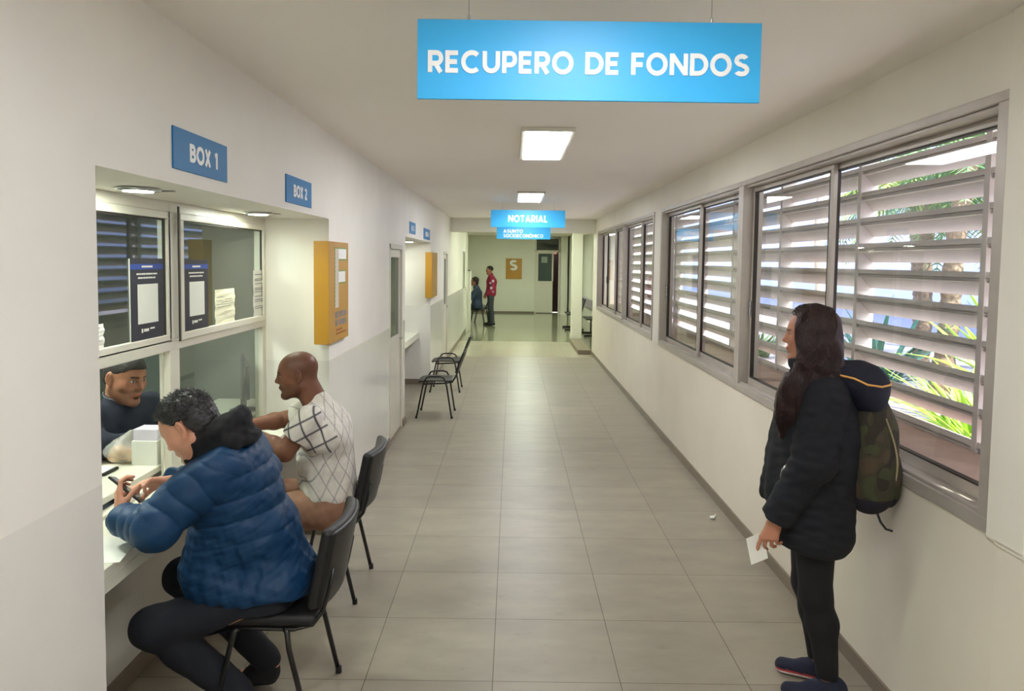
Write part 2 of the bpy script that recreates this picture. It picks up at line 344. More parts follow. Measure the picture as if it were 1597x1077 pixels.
# sill and louver screens outside
struct('trim_3', MB().box(XR+.13, 2.26, 1.2, 14.9, .90, 1.045), M_sill, bevel=.03, seg=4)
struct('trim_4', MB().box(XR+.13, 2.3, 1.2, 14.9, 2.62, 2.75), M_white)
posts = [3.27-1.23, 3.27, 4.47, 5.76, 7.0, 8.25, 9.5, 10.75, 12.0, 13.25, 14.5]
prof = [(0, 0), (-.002, -.026), (.014, -.027), (.014, -.040), (.004, -.043), (.004, -.047), (.018, -.049), (.075, -.112), (.090, -.106), (.036, -.046), (.034, -.030), (.022, -.004)]
names_l = ['beside the nearest end of the window row', 'over the brightest pane by the standing woman', 'left of the bright pane behind the woman', 'over the left pane of the nearest window',
           'at the post between first and second window', 'over the right pane of the middle window', 'over the pier gap of the windows', 'over the right end of the far window', 'over the middle of the far window', 'over the left end of the far window']
for i in range(len(posts)-1):
    a, b = posts[i], posts[i+1]
    t_ = thing('louver_screen', 'off-white horizontal louver screen outside, '+names_l[i], 'louver', ((2.1, (a+b)/2, 1.045)), 'louver screens outside the right windows')
    s = MB()
    for k in range(10):
        z = 2.462-.152*k
        s.prism(prof, lambda u, v, h, z=z: (2.085+u, h, z+v), a+.02, b-.02)
    s.build('slats', M_slat, t_)
    MB().box(2.08, 2.185, b-.02, b+.02, 1.045, 2.62).build('post', M_slat, t_, bevel=.002)
    if i == 0: MB().box(2.08, 2.185, a-.02, a+.02, 1.045, 2.62).build('post', M_slat, t_, bevel=.002)

# ------------------------------------------------------------ service windows in the recesses
def service_window(idx, y0, y1, full=True):
    x = -1.67; W = .035
    ym = y0+(y1-y0)*.515
    m = MB()
    m.box(x-W, x+.02, y0, y1, 2.09, 2.14).box(x-W, x+.02, y0, y1, 1.42, 1.475)
    [m.box(x-W, x+.02, a_, b_, z_, w_) for z_, w_ in ((.812, 1.42), (1.475, 2.09)) for a_, b_ in ((y0, y0+.05), (y1-.06, y1), (ym-.05, ym+.05))]
    m.box(x-W, x+.01, y0, y1, .795, .812)
    o = m.build('window_%d' % idx, M_wframe, bevel=.003); o['kind'] = 'structure'
    for a, b, xx in ((y0+.05, ym-.03, x+.006), (ym+.045, y1-.05, x+.022)):
        for z0, z1 in ((1.475, 2.09),):
            s = MB(); s.box(xx-.01, xx+.014, a, b, z1-.035, z1).box(xx-.01, xx+.014, a, b, z0-.012, z0+.025)
            s.box(xx-.01, xx+.014, a, a+.035, z0+.025, z1-.035).box(xx-.01, xx+.014, b-.035, b, z0+.025, z1-.035)
            so = s.build('sash', M_wframe, o, bevel=.003)
            MB().box(xx-.008, xx+.004, a+.035, a+.043, z0+.02, z1-.03).box(xx-.008, xx+.004, b-.043, b-.035, z0+.02, z1-.03).box(xx-.008, xx+.004, a+.04, b-.04, z1-.043, z1-.035).build('seal', M_seal, so)
            MB().add([(xx, a+.035, z0+.02), (xx, b-.035, z0+.02), (xx, b-.035, z1-.035), (xx, a+.035, z1-.035)], [(0, 1, 2, 3)]).build('pane', M_glassG, so)
    MB().add([(x-.01, ym+.05, .812), (x-.01, y1-.06, .812), (x-.01, y1-.06, 1.42), (x-.01, ym+.05, 1.42)], [(0, 1, 2, 3)]).build('pane', M_glassG, o)
    MB().box(x+.034, x+.04, ym+.012, ym+.028, 1.46, 2.12).build('bolt', M_seal, o, bevel=.002)
    st = MB(); st.box(x-.02, x-.008, ym-.075, ym-.065, .812, 1.42); st.build('glazing_bead', M_wframe, o)
    return ym
YM = service_window(4, *R1)
service_window(5, *R2)
def counter(y0, y1, label):
    t_ = thing('service_counter', label, 'counter', (-1.55, (y0+y1)/2, 0), 'service counters in the wall recesses')
    MB().box(-1.70, -1.395, y0+.005, y1-.005, .755, .795).box(-1.425, -1.395, y0+.005, y1-.005, .705, .755).build('worktop', M_count, t_, bevel=.003)
    MB().box(-1.70, -1.672, y0+.005, y1-.005, .0, .755).build('front_panel', mat('counter panel', (206, 202, 190), rough=.5, var=.03, vs=3), t_)
    return t_
counter(*R1, 'long white laminate counter in the near recess under the posters')
counter(*R2, 'white laminate counter in the second recess behind the empty chairs')
t_ = thing('office_desk', 'white office desk behind the glass under the clerk’s arms', 'desk', (-1.9, 3.6, 0))
MB().box(-2.12, -1.715, 2.0, 5.3, .825, .855).build('desktop', M_count, t_, bevel=.003)
MB().box(-2.1, -2.07, 2.02, 2.06, 0, .825).box(-1.76, -1.73, 2.02, 2.06, 0, .825).box(-2.1, -2.07, 5.24, 5.28, 0, .825).box(-1.76, -1.73, 5.24, 5.28, 0, .825).build('leg_frame', M_alu, t_)
# office behind the near glass
struct('wall_office', MB().box(-3.7, -3.55, .5, 7.2, 0, 2.5).box(-3.55, X0, .5, .65, 0, 2.5).box(-3.55, X0, 7.0, 7.2, 0, 2.5), M_backroom)
struct('wall_office_back', MB().box(-3.7, -3.55, 8.3, 11.5, 0, 2.5).box(-3.55, X0, 8.15, 8.3, 0, 2.5).box(-3.55, X0, 11.3, 11.5, 0, 2.5), M_backroom)
struct('floor_office', MB().box(-3.7, X0, .5, 11.5, -.1, -.001), M_base)
struct('ceiling_office', MB().box(-3.7, X0, .5, 11.5, 2.5, 2.6), M_white)
for n_, y_ in (('office_ceiling_light', 3.4), ):
    t_ = thing(n_, 'small ceiling light of the office behind the near service window', 'ceiling light', (-2.9, y_, 2.5))
    MB().box(-3.1, -2.7, y_-.2, y_+.2, 2.47, 2.5).build('frame', M_wframe, t_)
    MB().box(-3.08, -2.72, y_-.18, y_+.18, 2.462, 2.4705).build('diffuser', mat('dim lit diffuser', (245, 255, 245), emit=32.0, var=0), t_)

# ------------------------------------------------------------ doors left
def door(idx, y0, y1, xd=-1.262):
    f = MB(); f.box(XL-.08, XL+.006, y0, y0+.05, 0, DH).box(XL-.08, XL+.006, y1-.05, y1, 0, DH).box(XL-.08, XL+.006, y0, y1, DH-.05, DH)
    o = f.build('door_%d' % idx, M_wframe, bevel=.002); o['kind'] = 'structure'
    l = MB(); a, b = y0+.052, y1-.052; g = .07
    l.box(xd-.02, xd+.02, a, b, .01, 1.06).box(xd-.02, xd+.02, a, b, 1.9, DH-.055).box(xd-.02, xd+.02, a, a+g, 1.06, 1.9).box(xd-.02, xd+.02, b-g, b, 1.06, 1.9)
    lo = l.build('leaf', M_wframe, o, bevel=.003)
    MB().box(xd-.004, xd+.004, a+g, b-g, 1.06, 1.9).build('pane', mat('frosted dark green glass', (58, 78, 70), rough=.12, var=.03), lo)
    MB().box(xd+.02, xd+.05, b-.05, b-.03, 1.0, 1.02).box(xd+.045, xd+.055, b-.15, b-.03, 1.0, 1.02).build('handle', M_chrome, lo, bevel=.003)
door(1, *D1); door(2, *D2)
o = MB().box(XL-.02, XL+.008, 18.2, 18.25, 1.15, 2.1).box(XL-.02, XL+.008, 18.95, 19.0, 1.15, 2.1).box(XL-.02, XL+.008, 18.2, 19.0, 2.06, 2.1).box(XL-.02, XL+.008, 18.2, 19.0, 1.15, 1.19).build('window_6', M_alu); o['kind'] = 'structure'
MB().box(XL, XL+.004, 18.25, 18.95, 1.19, 2.06).build('pane', mat('grey glass', (110, 122, 120), rough=.1), o)
# far door with glazed top and transom
o = MB().box(.80, .86, 26.66, 26.8, 0, 2.75).box(1.66, 1.72, 26.66, 26.8, 0, 2.75).box(.80, 1.72, 26.66, 26.8, 2.22, 2.28).box(.8, 1.72, 26.66, 26.8, 2.7, 2.75).build('door_3', M_wframe); o['kind'] = 'structure'
l = MB(); l.box(.86, 1.46, 26.69, 26.73, .02, 1.17).box(.86, 1.46, 26.69, 26.73, 2.16, 2.22).box(.86, .93, 26.69, 26.73, 1.17, 2.16).box(1.42, 1.48, 26.69, 26.73, 1.17, 2.16)
lo = l.build('leaf', M_wframe, o)
MB().box(.93, 1.42, 26.705, 26.715, 1.17, 2.16).build('pane', mat('dark office glass', (62, 78, 74), rough=.1), lo)
MB().box(1.04, 1.26, 26.70, 26.7045, 1.83, 2.05).build('notice', M_backroom, lo)
MB().box(.86, 1.66, 26.72, 26.73, 2.28, 2.7).build('transom_pane', mat('dark transom glass', (30, 42, 44), rough=.04, spec=1.0), o)
struct('wall_far_room', MB().box(.6, 2.0, 27.6, 27.7, 0, 2.8).box(.6, .7, 26.9, 27.6, 0, 2.8).box(1.9, 2.0, 26.9, 27.6, 0, 2.8), mat('brown red interior', (96, 62, 50), rough=.6))

# ------------------------------------------------------------ ceiling lights
def panel(y, label, x0=.045, x1=.385, L_=1.28, zc=ZC, m=M_lamp):
    t_ = thing('ceiling_light_panel', label, 'ceiling light', ((x0+x1)/2, y+L_/2, zc), 'LED panels along the ceiling')
    MB().box(x0, x1, y, y+L_, zc-.028, zc-.001).build('frame', M_wframe, t_, bevel=.003)
    MB().box(x0+.026, x1-.026, y+.026, y+L_-.026, zc-.032, zc-.0275).build('diffuser', m, t_)
panel(4.64, 'lit rectangular ceiling panel nearest the camera, behind the big hanging sign')
panel(8.86, 'lit rectangular ceiling panel farther down, just above the NOTARIAL sign')
panel(.42, 'lit ceiling panel overhead in front of the big hanging sign')
panel(-3.8, 'lit ceiling panel behind the camera at the corridor end')
panel(12.6, 'lit ceiling panel hidden behind the NOTARIAL sign before the beam', L_=.9)
M_lampf = mat('lit hall diffuser', (244, 255, 232), emit=12.0, var=0)
panel(15.35, 'lit ceiling panel just past the beam above the pale threshold tiles', .2, .54, 1.28, 2.78, M_lampf)  # unseen lamp added behind the beam to brighten pillar and threshold
panel(18.4, 'lit ceiling panel of the far hall, nearer one', .2, .54, 1.28, 2.78, M_lampf)
panel(23.0, 'lit ceiling panel of the far hall, farther one', .2, .54, 1.28, 2.78, M_lampf)
def downlight(x, y, label, z=RH):
    t_ = thing('recessed_downlight', label, 'downlight', (x, y, z), 'round downlights in the recess soffits')
    MB().lathe([(.055, -.001), (.078, -.001), (.085, -.005), (.082, -.010), (.058, -.014), (.055, -.010)], (x, y, z)).build('trim_ring', M_chrome, t_, smooth=True)
    MB().lathe([(.0, -.004), (.054, -.004), (.054, -.0145), (.0, -.017)], (x, y, z)).build('lens', M_spot, t_, smooth=False)
    MB().box(x-.002, x+.1, y+.082, y+.10, z-.006, z-.001).build('clip', M_chrome, t_)
downlight(-1.455, 2.88, 'lit round downlight under the soffit above the left poster')
downlight(-1.485, 4.32, 'lit round downlight under the soffit near the orange F box')
downlight(-1.47, 9.2, 'lit round downlight of the second recess')
downlight(-1.47, 10.5, 'lit round downlight at the far end of the second recess')

# ------------------------------------------------------------ hanging signs
def hang_sign(y, x0, x1, z0, z1, lines, wires, label, zc=ZC):
    t_ = thing('hanging_sign', label, 'sign', ((x0+x1)/2, y, z1))
    MB().box(x0, x1, y, y+.012, z0, z1).build('panel', M_blue, t_, bevel=.001)
    for s, x, z, h, xs in lines:
        for wd in s.split(' '):
            mb = MB(); letters(mb, wd, (x, y-.0005, z), (1, 0, 0), (0, 0, 1), (0, -1, 0), h, xs, t=.222); mb.build('lettering', M_letter, t_)
            x += (text_width(wd)+.13*2+.36)*h*xs
    for x in wires:
        MB().tube([(x, y+.006, z1-.02), (x, y+.006, zc)], .0012, 6).lathe([(.004, 0), (.004, .012), (.002, .016)], (x, y+.006, z1), 8).build('wire', M_chrome, t_)
SY = 2.2
def tx(s, x0, x1, h): return (x1-x0)/(text_width(s)*h)
s = 'RECUPERO DE FONDOS'; h = .0625
hang_sign(SY, -.2866, .7195, 2.348, 2.577, [(s, -.2546, 2.424, h, tx(s, -.2546, .6865, h))], [-.137, .573], 'large sky-blue hanging sign reading RECUPERO DE FONDOS at the top of the picture')
s = 'NOTARIAL'; h = .092
hang_sign(10.45, -.314, .733, 2.353, 2.594, [(s, -.068, 2.426, h*1.04, tx(s, -.068, .484, h*1.04))], [-.156, .582], 'smaller hanging blue sign reading NOTARIAL in the distance')
s1, s2 = 'ASUNTO', 'SOCIOECONÓMICO'; h = .062
hang_sign(13.9, -.305, .705, 2.29, 2.52, [(s1, -.18, 2.405, h, 1.0), (s2, -.18, 2.32, h, tx(s2, -.18, .57, h))], [-.15, .56], 'hanging blue sign with two text lines just below NOTARIAL')
def plaque(y0, y1, z0, z1, s, label):
    t_ = thing('wall_plaque', label, 'sign', (XL, (y0+y1)/2, z0), 'blue BOX plaques on the left wall')
    MB().box(XL, XL+.006, y0, y1, z0, z1).build('panel', M_blue2, t_, bevel=.001)
    h = (z1-z0)*.43; mb = MB(); x0 = y0+(y1-y0)*.27; x1 = y1-(y1-y0)*.21
    letters(mb, s, (XL+.0055, x0, z0+(z1-z0)*.27), (0, 1, 0), (0, 0, 1), (1, 0, 0), h, (x1-x0)/(text_width(s)*h), t=.24); mb.build('lettering', M_letter, t_)
plaque(2.67, 3.17, 2.193, 2.345, 'BOX 1', 'blue plaque reading BOX 1 above the left poster')
plaque(3.99, 4.49, 2.178, 2.328, 'BOX 2', 'small blue plaque reading BOX 2, catching a lamp glare')
plaque(8.76, 9.28, 2.19, 2.33, 'BOX 3', 'tiny blue plaque over the near side of the second recess')
plaque(10.15, 10.88, 2.165, 2.315, 'BOX 4', 'tiny blue plaque over the far side of the second recess')
# ochre corner boxes with the letter F
M_green = mat('green outline', (110, 150, 50), rough=.4, var=0)
M_hatch = bpy.data.materials.new('white hatched film'); M_hatch.use_nodes = True
_t = M_hatch.node_tree; _g = N(_t, 'ShaderNodeNewGeometry'); _w = N(_t, 'ShaderNodeTexWave'); _w.bands_direction = 'DIAGONAL'; _w.inputs['Scale'].default_value = 22
_r = N(_t, 'ShaderNodeValToRGB'); _r.color_ramp.elements[0].position = .35; _r.color_ramp.elements[0].color = (.45, .32, .12, 1); _r.color_ramp.elements[1].position = .5; _r.color_ramp.elements[1].color = (.72, .74, .7, 1)
_t.links.new(_g.outputs['Position'], _w.inputs['Vector']); _t.links.new(_w.outputs['Fac'], _r.inputs[0]); _t.links.new(_r.outputs[0], _t.nodes['Principled BSDF'].inputs['Base Color'])
def fbox(y0, y1, label, full=True):
    t_ = thing('corner_sign_box', label, 'sign', (-1.2, y0, 1.32), 'ochre sign boxes on the recess corners')
    x0, x1 = -1.29, -1.192
    MB().prism([(x0, y0-.08), (x1, y0-.08), (x1, y1), (XL+.001, y1), (XL+.001, (R1[1] if full else R2[1])-.001), (x0, (R1[1] if full else R2[1])-.001)], lambda a_, b_, h_: (a_, b_, h_), 1.315, 1.99).build('housing', M_orange, t_, bevel=.002)
    xs = x1+.0012
    if full:
        st, wh, gr, tx_, t2 = MB(), MB(), MB(), MB(), MB(); a = y0+.09; b = y1-.05
        MB().box(xs-.002, xs, a, a+.10, 1.545, 1.945).build('letter_stem', M_hatch, t_)
        wh.box(xs-.002, xs, a+.10, b-.02, 1.875, 1.945).box(xs-.002, xs, a+.10, b-.05, 1.715, 1.79).build('letter_bar', M_letter, t_)
        for z in (1.948, 1.868): gr.box(xs-.002, xs+.0003, a-.02 if z > 1.9 else a+.1, b-.01, z-.004, z+.004)
        for z in (1.793, 1.708): gr.box(xs-.002, xs+.0003, a+.1, b-.04, z-.004, z+.004)
        gr.box(xs-.002, xs+.0003, b-.02, b-.012, 1.87, 1.95).box(xs-.002, xs+.0003, a-.01, a-.002, 1.545, 1.95).build('letter_outline', M_green, t_)
        for s, z in (('RECUPERO', 1.475), ('DE FONDOS', 1.42)):
            letters(tx_, s, (xs-.001, a, z), (0, 1, 0), (0, 0, 1), (1, 0, 0), .04, (b-a-.02)/(text_width(s)*.04))
        tx_.build('lettering', mat('grey print', (150, 150, 158), rough=.5), t_)
        for z, l_ in ((1.385, .5), (1.36, .8)): t2.box(xs-.002, xs, a+.03, a+.03+(b-a)*l_, z, z+.012)
        t2.build('small_print', mat('red brown print', (150, 80, 30), rough=.5), t_)
fbox(4.87, 5.36, 'ochre box with a hatched letter F on the near recess corner')
fbox(11.0, 11.7, 'small ochre box on the corner of the second recess', False)
# S sign far
t_ = thing('wall_sign', 'square ochre sign with a white letter S on the far wall', 'sign', (.05, 26.69, 1.23))
MB().box(-.24, .34, 26.66, 26.70, 1.23, 1.97).build('panel', M_orange, t_)
mb = MB(); letters(mb, 'S', (-.1, 26.659, 1.55), (1, 0, 0), (0, 0, 1), (0, -1, 0), .36, 1.0, t=.24); mb.build('lettering', M_letter, t_)

# ------------------------------------------------------------ posters and papers on the near glass
M_posterd = mat('dark poster print', (32, 36, 50), rough=.45, var=.03)
M_posterb = mat('blue poster band', (24, 68, 160), rough=.45, var=.03)
M_paper = mat('white paper', (232, 232, 222), rough=.7, var=.02)
M_ink = mat('grey ink', (120, 122, 120), rough=.7)
def poster(y0, y1, z0, z1, x, label):
    t_ = thing('poster', label, 'poster', (x, (y0+y1)/2, z0), 'dark posters taped on the near service window')
    MB().box(x, x+.002, y0-.006, y1, z0, z1).build('sheet', M_paper, t_)
    MB().box(x+.0015, x+.003, y0, y1, z0, z1).build('print', M_posterd, t_)
    h = z1-z0; w_ = y1-y0
    MB().box(x+.0025, x+.0034, y0, y1, z1-.13*h, z1-.065*h).build('header_band', M_posterb, t_)
    cy = (y0+y1)/2; hb = [x_ for x_ in t_.children if x_.name.startswith('header_band')]
    MB().box(x+.003, x+.004, cy-.17*w_, cy+.16*w_, z1-.108*h, z1-.085*h).build('header_text', M_paper, t_)
    for k, (a, b) in enumerate(((.18, .82), (.22, .76))):
        n = 9 if k == 0 else 7; m = MB()
        for q in range(n):
            u = y0+w_*(a+(b-a)*q/n); m.box(x+.003, x+.004, u, u+w_*(b-a)/n*random.uniform(.75, .97), z1-(.185+.047*k)*h-.010*h, z1-(.185+.047*k)*h+.009*h)
        m.build('text_line', M_paper, t_)
    MB().box(x+.003, x+.004, cy-.13*w_, cy+.02*w_, z0+.11*h, z0+.145*h).box(x+.003, x+.004, cy-.2*w_, cy-.16*w_, z0+.1*h, z0+.15*h).build('logo', M_paper, t_)
    MB().box(x+.003, x+.004, cy+.06*w_, cy+.2*w_, z0+.13*h, z0+.15*h).build('logo', M_paper, t_)
    MB().box(x+.003, x+.0042, y0+.2*w_, y0+.82*w_, z0+.21*h, z0+.69*h).build('blank_white_panel', M_paper, t_, bevel=.0)
    return t_
PX = -1.661
poster(3.20, 3.50, 1.495, 1.865, PX, 'dark navy poster with blue header on the left pane of the near window')
poster(3.69, 3.98, 1.495, 1.862, PX+.016, 'dark navy poster with blue header on the right pane beside a cream note')
def sheet(name, y0, y1, z0, z1, x, label, lines, col=M_paper):
    t_ = thing(name, label, 'paper', (x, (y0+y1)/2, z0))
    v = []; f = []; n = 8
    for j in range(n+1):
        for i in range(3):
            y = y0+(y1-y0)*i/2+.004*math.sin(j*2.1+i); v.append((x+.002*math.sin(j*1.7+i*2), y, z0+(z1-z0)*j/n))
    for j in range(n):
        for i in range(2): f.append((j*3+i, j*3+i+1, j*3+i+4, j*3+i+3))
    ob = MB().add(v, f).build('sheet', col, t_); md = ob.modifiers.new('t', 'SOLIDIFY'); md.thickness = .0006
    m = MB()
    for z, a, b in lines:
        u = a
        while u < b:
            e = min(b, u+random.uniform(.05, .2)); m.box(x+.003, x+.0036, y0+(y1-y0)*u, y0+(y1-y0)*(e-.02), z0+(z1-z0)*z, z0+(z1-z0)*(z+.016)); u = e
    m.build('writing', M_ink, t_)
sheet('handwritten_note', 4.075, 4.365, 1.497, 1.695, PX+.016, 'cream handwritten note taped low on the right pane', [(.78, .1, .4), (.68, .05, .35), (.7, .5, .85), (.62, .3, .9), (.57, .05, .95), (.5, .05, .8)], mat('cream paper', (232, 230, 200), rough=.7))
sheet('printed_notice', 4.68, 4.875, 1.503, 1.795, PX+.016, 'narrow white printed notice at the right edge of the near window', [(.9, .1, .9)]+[(z, .1, .9) for z in (.8, .77, .7, .6, .57, .52, .42, .35, .31, .2, .16)])
sheet('note', 2.86, 2.99, 1.5, 1.60, PX-.0, 'small cream paper note at the lower left corner of the left pane', [(.3, .1, .9)])
# ------------------------------------------------------------ the garden outside the windows
M_gravel = mat('grey gravel bed', (164, 156, 164), rough=.9, var=.35, vs=45, bump=.8, bs=60)
M_house = mat('bluish white rendered wall', (206, 203, 236), rough=.8, var=.03)
M_leafd = mat('dark green palm leaf', (96, 128, 76), rough=.45, var=.3, vs=3)
M_leafb = mat('bright green strap leaf', (150, 190, 60), rough=.45, var=.25, vs=4)
M_leafm = mat('blue green agave leaf', (70, 122, 100), rough=.45, var=.25, vs=4)
M_trunk = mat('fibrous palm trunk', (128, 108, 88), rough=.9, var=.3, vs=25, bump=.8, bs=40)
struct('ground', MB().box(2.3, 12, -8, 40, .5, .72), M_gravel)
struct('wall_house', MB().box(8.8, 9.0, -2, 40, .7, 5.2), M_house)
struct('roof_house', MB().box(8.5, 11, -2, 40, 5.2, 5.3), mat('dark roof edge', (110, 100, 110), rough=.6))
def blade(mb, base, d, L, wd, droop, n=7, fold=.3):
    """a strap leaf: arching tapered blade with a V section"""
    base = Vector(base); d = Vector(d).normalized(); side = d.cross(Vector((0, 0, 1)))
    if side.length < .05: side = Vector((1, 0, 0))
    side.normalize(); vs = []; p = base.copy()
    for i in range(n+1):
        t = i/n; w_ = wd*math.sin(math.pi*min(1, .18+.82*t))**.7*(1-t**3)+.0005
        up = side.cross(d).normalized()
        vs += [p-side*w_+up*w_*fold, p, p+side*w_+up*w_*fold]
        p = p+d*(L/n); d = (d+Vector((0, 0, -droop/n))).normalized()
    fs = []
    for i in range(n):
        a = i*3; fs += [(a, a+1, a+4, a+3), (a+1, a+2, a+5, a+4)]
    mb.add(vs, fs)
def frond(mb, base, d, L, droop, leaf=.3, n=26):
    base = Vector(base); d = Vector(d).normalized(); p = base.copy(); pts = [p.copy()]
    for i in range(n):
        side = d.cross(Vector((0, 0, 1)));
        if side.length < .05: side = Vector((1, 0, 0))
        side.normalize(); t = i/n; l = leaf*math.sin(math.pi*min(1, .15+.8*t))
        if t > .12:
            for s_ in (-1, 1):
                dd = (side*s_*.9+d*.55+Vector((0, 0, -.25+random.uniform(-.15, .15)))).normalized()
                q = p+dd*l; u = d*.013
                mb.add([p-u, p+u, p+dd*l*.6+u*.8+Vector((0, 0, .01)), q, p+dd*l*.6-u*.8], [(0, 1, 2, 3, 4)])
        p = p+d*(L/n); d = (d+Vector((0, 0, -droop/n))).normalized(); pts.append(p.copy())
    mb.tube(pts, [.012*(1-i/len(pts))+.003 for i in range(len(pts))], 5)
M_leafy = mat('yellow green palm leaf', (150, 166, 74), rough=.45, var=.4, vs=2)
def palm(x, y, z0, h, lean, label, nf=16, fl=1.5, trunk_r=.10, lm=None):
    t_ = thing('palm_tree', label, 'palm tree', (x, y, z0), 'palm trees in the garden')
    pts = []; rs = []
    for i in range(int(h/.05)+1):
        u = i*.05/h; pts.append((x+lean[0]*u+.02*math.sin(u*7), y+lean[1]*u, z0-.02+h*u)); rs.append(trunk_r*(1+.25*(1-u)**3)*(1.07 if i % 2 else .93))
    MB().tube(pts, rs, 14).build('trunk', M_trunk, t_)
    m = MB(); top = Vector(pts[-1])
    for k in range(nf):
        a = 2*math.pi*k/nf+random.uniform(-.15, .15); e = random.uniform(-.1, 1.1)
        frond(m, top, (math.cos(a), math.sin(a), e), fl*random.uniform(.8, 1.1), 1.5+random.uniform(0, .5), .32)
    m.build('crown', lm or M_leafd, t_)
palm(3.7, 6.35, .72, 2.15, (.12, -.1), 'palm tree with a leaning trunk seen through the brightest louvered pane', 20, 1.5, .075)
palm(5.6, 7.9, .72, 2.1, (-.1, .1), 'palm tree farther back to the right of the leaning one', 20, 1.7, .1)
palm(5.2, 5.9, .72, 2.6, (.1, .0), 'palm tree at the right edge of the garden view', 18, 1.5, .09)
palm(6.4, 11.5, .72, 2.4, (-.1, .1), 'palm tree deep in the garden left of the others', 18, 1.6, .1)
palm(4.9, 8.8, .72, 2.0, (.1, .1), 'yellow-green palm tree filling the top of the bright louvered pane', 26, 1.6, .08, M_leafy)
palm(6.2, 9.6, .72, 2.9, (.1, .1), 'tall yellow-green palm tree close to the bluish house wall', 26, 1.8, .1, M_leafy)
palm(4.6, 7.0, .72, 2.3, (.05, .1), 'palm tree with a low dense crown behind the leaning trunk', 24, 1.4, .06)
def clump(name, x, y, z0, n, L, wd, m_, label, sprd=1.0, droop=1.0):
    t_ = MB()
    for k in range(n):
        a = random.uniform(0, 2*math.pi); e = random.uniform(.7, 2.4)/sprd
        blade(t_, (x+random.uniform(-.1, .1), y+random.uniform(-.1, .1), z0), (math.cos(a), math.sin(a), e), L*random.uniform(.65, 1.1), wd, droop*random.uniform(.6, 1.3))
    o = t_.build(name, m_); md = o.modifiers.new('t', 'SOLIDIFY'); md.thickness = .002
    tag(o, label, 'plant'); return o
clump('strap_leaf_plant', 2.75, 4.2, .72, 70, .85, .014, M_leafb, 'bright yellow-green grassy plant just beyond the sill at lower right')
clump('strap_leaf_plant', 2.95, 4.75, .72, 50, .75, .014, M_leafb, 'second yellow-green grassy plant left of the first by the sill')
clump('agave', 3.6, 5.2, .9, 34, 1.0, .035, M_leafb, 'broad-leaved light green plant at the right of the louvered pane', 1.2, .7)
clump('agave', 3.5, 6.9, .72, 34, 1.15, .03, M_leafm, 'blue-green spiky plant left of the leaning palm trunk', 1.5, .6)
clump('agave', 4.3, 6.0, .72, 34, 1.1, .03, M_leafm, 'blue-green spiky plant behind the bright grasses', 1.4, .6)
clump('low_shrub', 3.1, 9.2, .72, 90, .5, .022, M_leafd, 'dark green low plant behind the middle window sill', 1.3, .7)
t_ = thing('slender_trunk', 'pale slender trunk behind the left pane of the nearest window', 'tree', (2.5, 6.02, .72))
MB().tube([(2.5+.015*math.sin(i*.9), 6.02+.01*math.cos(i*1.3), .7+i*.12) for i in range(22)], [.04+.003*math.sin(i*2) for i in range(22)], 12).build('trunk', mat('pale bark', (205, 195, 180), rough=.8, var=.12, vs=15), t_, smooth=True)
# ------------------------------------------------------------ sculpting: distance fields turned into one continuous surface
f32 = np.float32
def V(*a): return np.array(a, dtype=f32)
def nrm(v): v = np.array(v, dtype=f32); return v/np.linalg.norm(v)
def smin(a, b, k):
    if k <= 0: return np.minimum(a, b)
    h = np.clip(.5+.5*(b-a)/k, 0, 1); return b*(1-h)+a*h-k*h*(1-h)
def d_rc(p, a, b, r1, r2):
    ba = b-a; l2 = float(ba@ba)+1e-12; pa = p-a
    t = np.clip((pa@ba)/l2, 0, 1); q = pa-t[:, None]*ba
    return np.sqrt((q*q).sum(1))-(r1+(r2-r1)*t)
def d_el(p, c, R, rad):
    q = (p-c)@R.T; a = q/rad; b = a/rad
    k0 = np.sqrt((a*a).sum(1)); k1 = np.sqrt((b*b).sum(1))+1e-9
    return k0*(k0-1)/k1
def d_bx(p, c, R, h, r):
    q = np.abs((p-c)@R.T)-(h-r); o = np.maximum(q, 0)
    return np.sqrt((o*o).sum(1))+np.minimum(q.max(1), 0)-r
I3 = np.eye(3, dtype=f32)
class Field:
    def __init__(s): s.p = []
    def rc(s, a, b, r1, r2=None, k=.02, op='u'):
        s.p.append((op, k, d_rc, (V(*a), V(*b), r1, r1 if r2 is None else r2))); return s
    def chain(s, pts, rs, k=.02, kk=None):
        for i in range(len(pts)-1): s.rc(pts[i], pts[i+1], rs[i], rs[i+1], k if i else (kk or k))
        return s
    def el(s, c, rad, R=I3, k=.02, op='u'):
        s.p.append((op, k, d_el, (V(*c), np.array(R, dtype=f32), V(*rad)))); return s
    def bx(s, c, h, r=.01, R=I3, k=.02, op='u'):
        s.p.append((op, k, d_bx, (V(*c), np.array(R, dtype=f32), V(*h), r))); return s
    def plane(s, c, n, k=.005):
        n = nrm(n); c = V(*c); s.p.append(('i', k, lambda p, c_, n_: (p-c_)@n_, (c, n))); return s
    def field(s, f, k=.02, op='u'): s.p.append((op, k, lambda p: f(p), ())); return s
    def mod(s, f): s.p.append(('m', 0, f, ())); return s
    def __call__(s, p):
        d = None
        for op, k, fn, a in s.p:
            if op == 'm': d = d+fn(p); continue
            e = fn(p, *a)
            if d is None: d = e
            elif op == 'u': d = smin(d, e, k)
            elif op == 's': d = -smin(-d, e, k)
            elif op == 'i': d = -smin(-d, -e, k)
        return d
def wob(p, f, seed, n=5):
    r = np.random.RandomState(seed); o = np.zeros(len(p), f32)
    for i in range(n):
        w_ = r.normal(size=3); w_ = w_/np.linalg.norm(w_)*f*r.uniform(.6, 1.6); o += np.sin(p@w_.astype(f32)+r.uniform(0, 6.28))
    return o/n
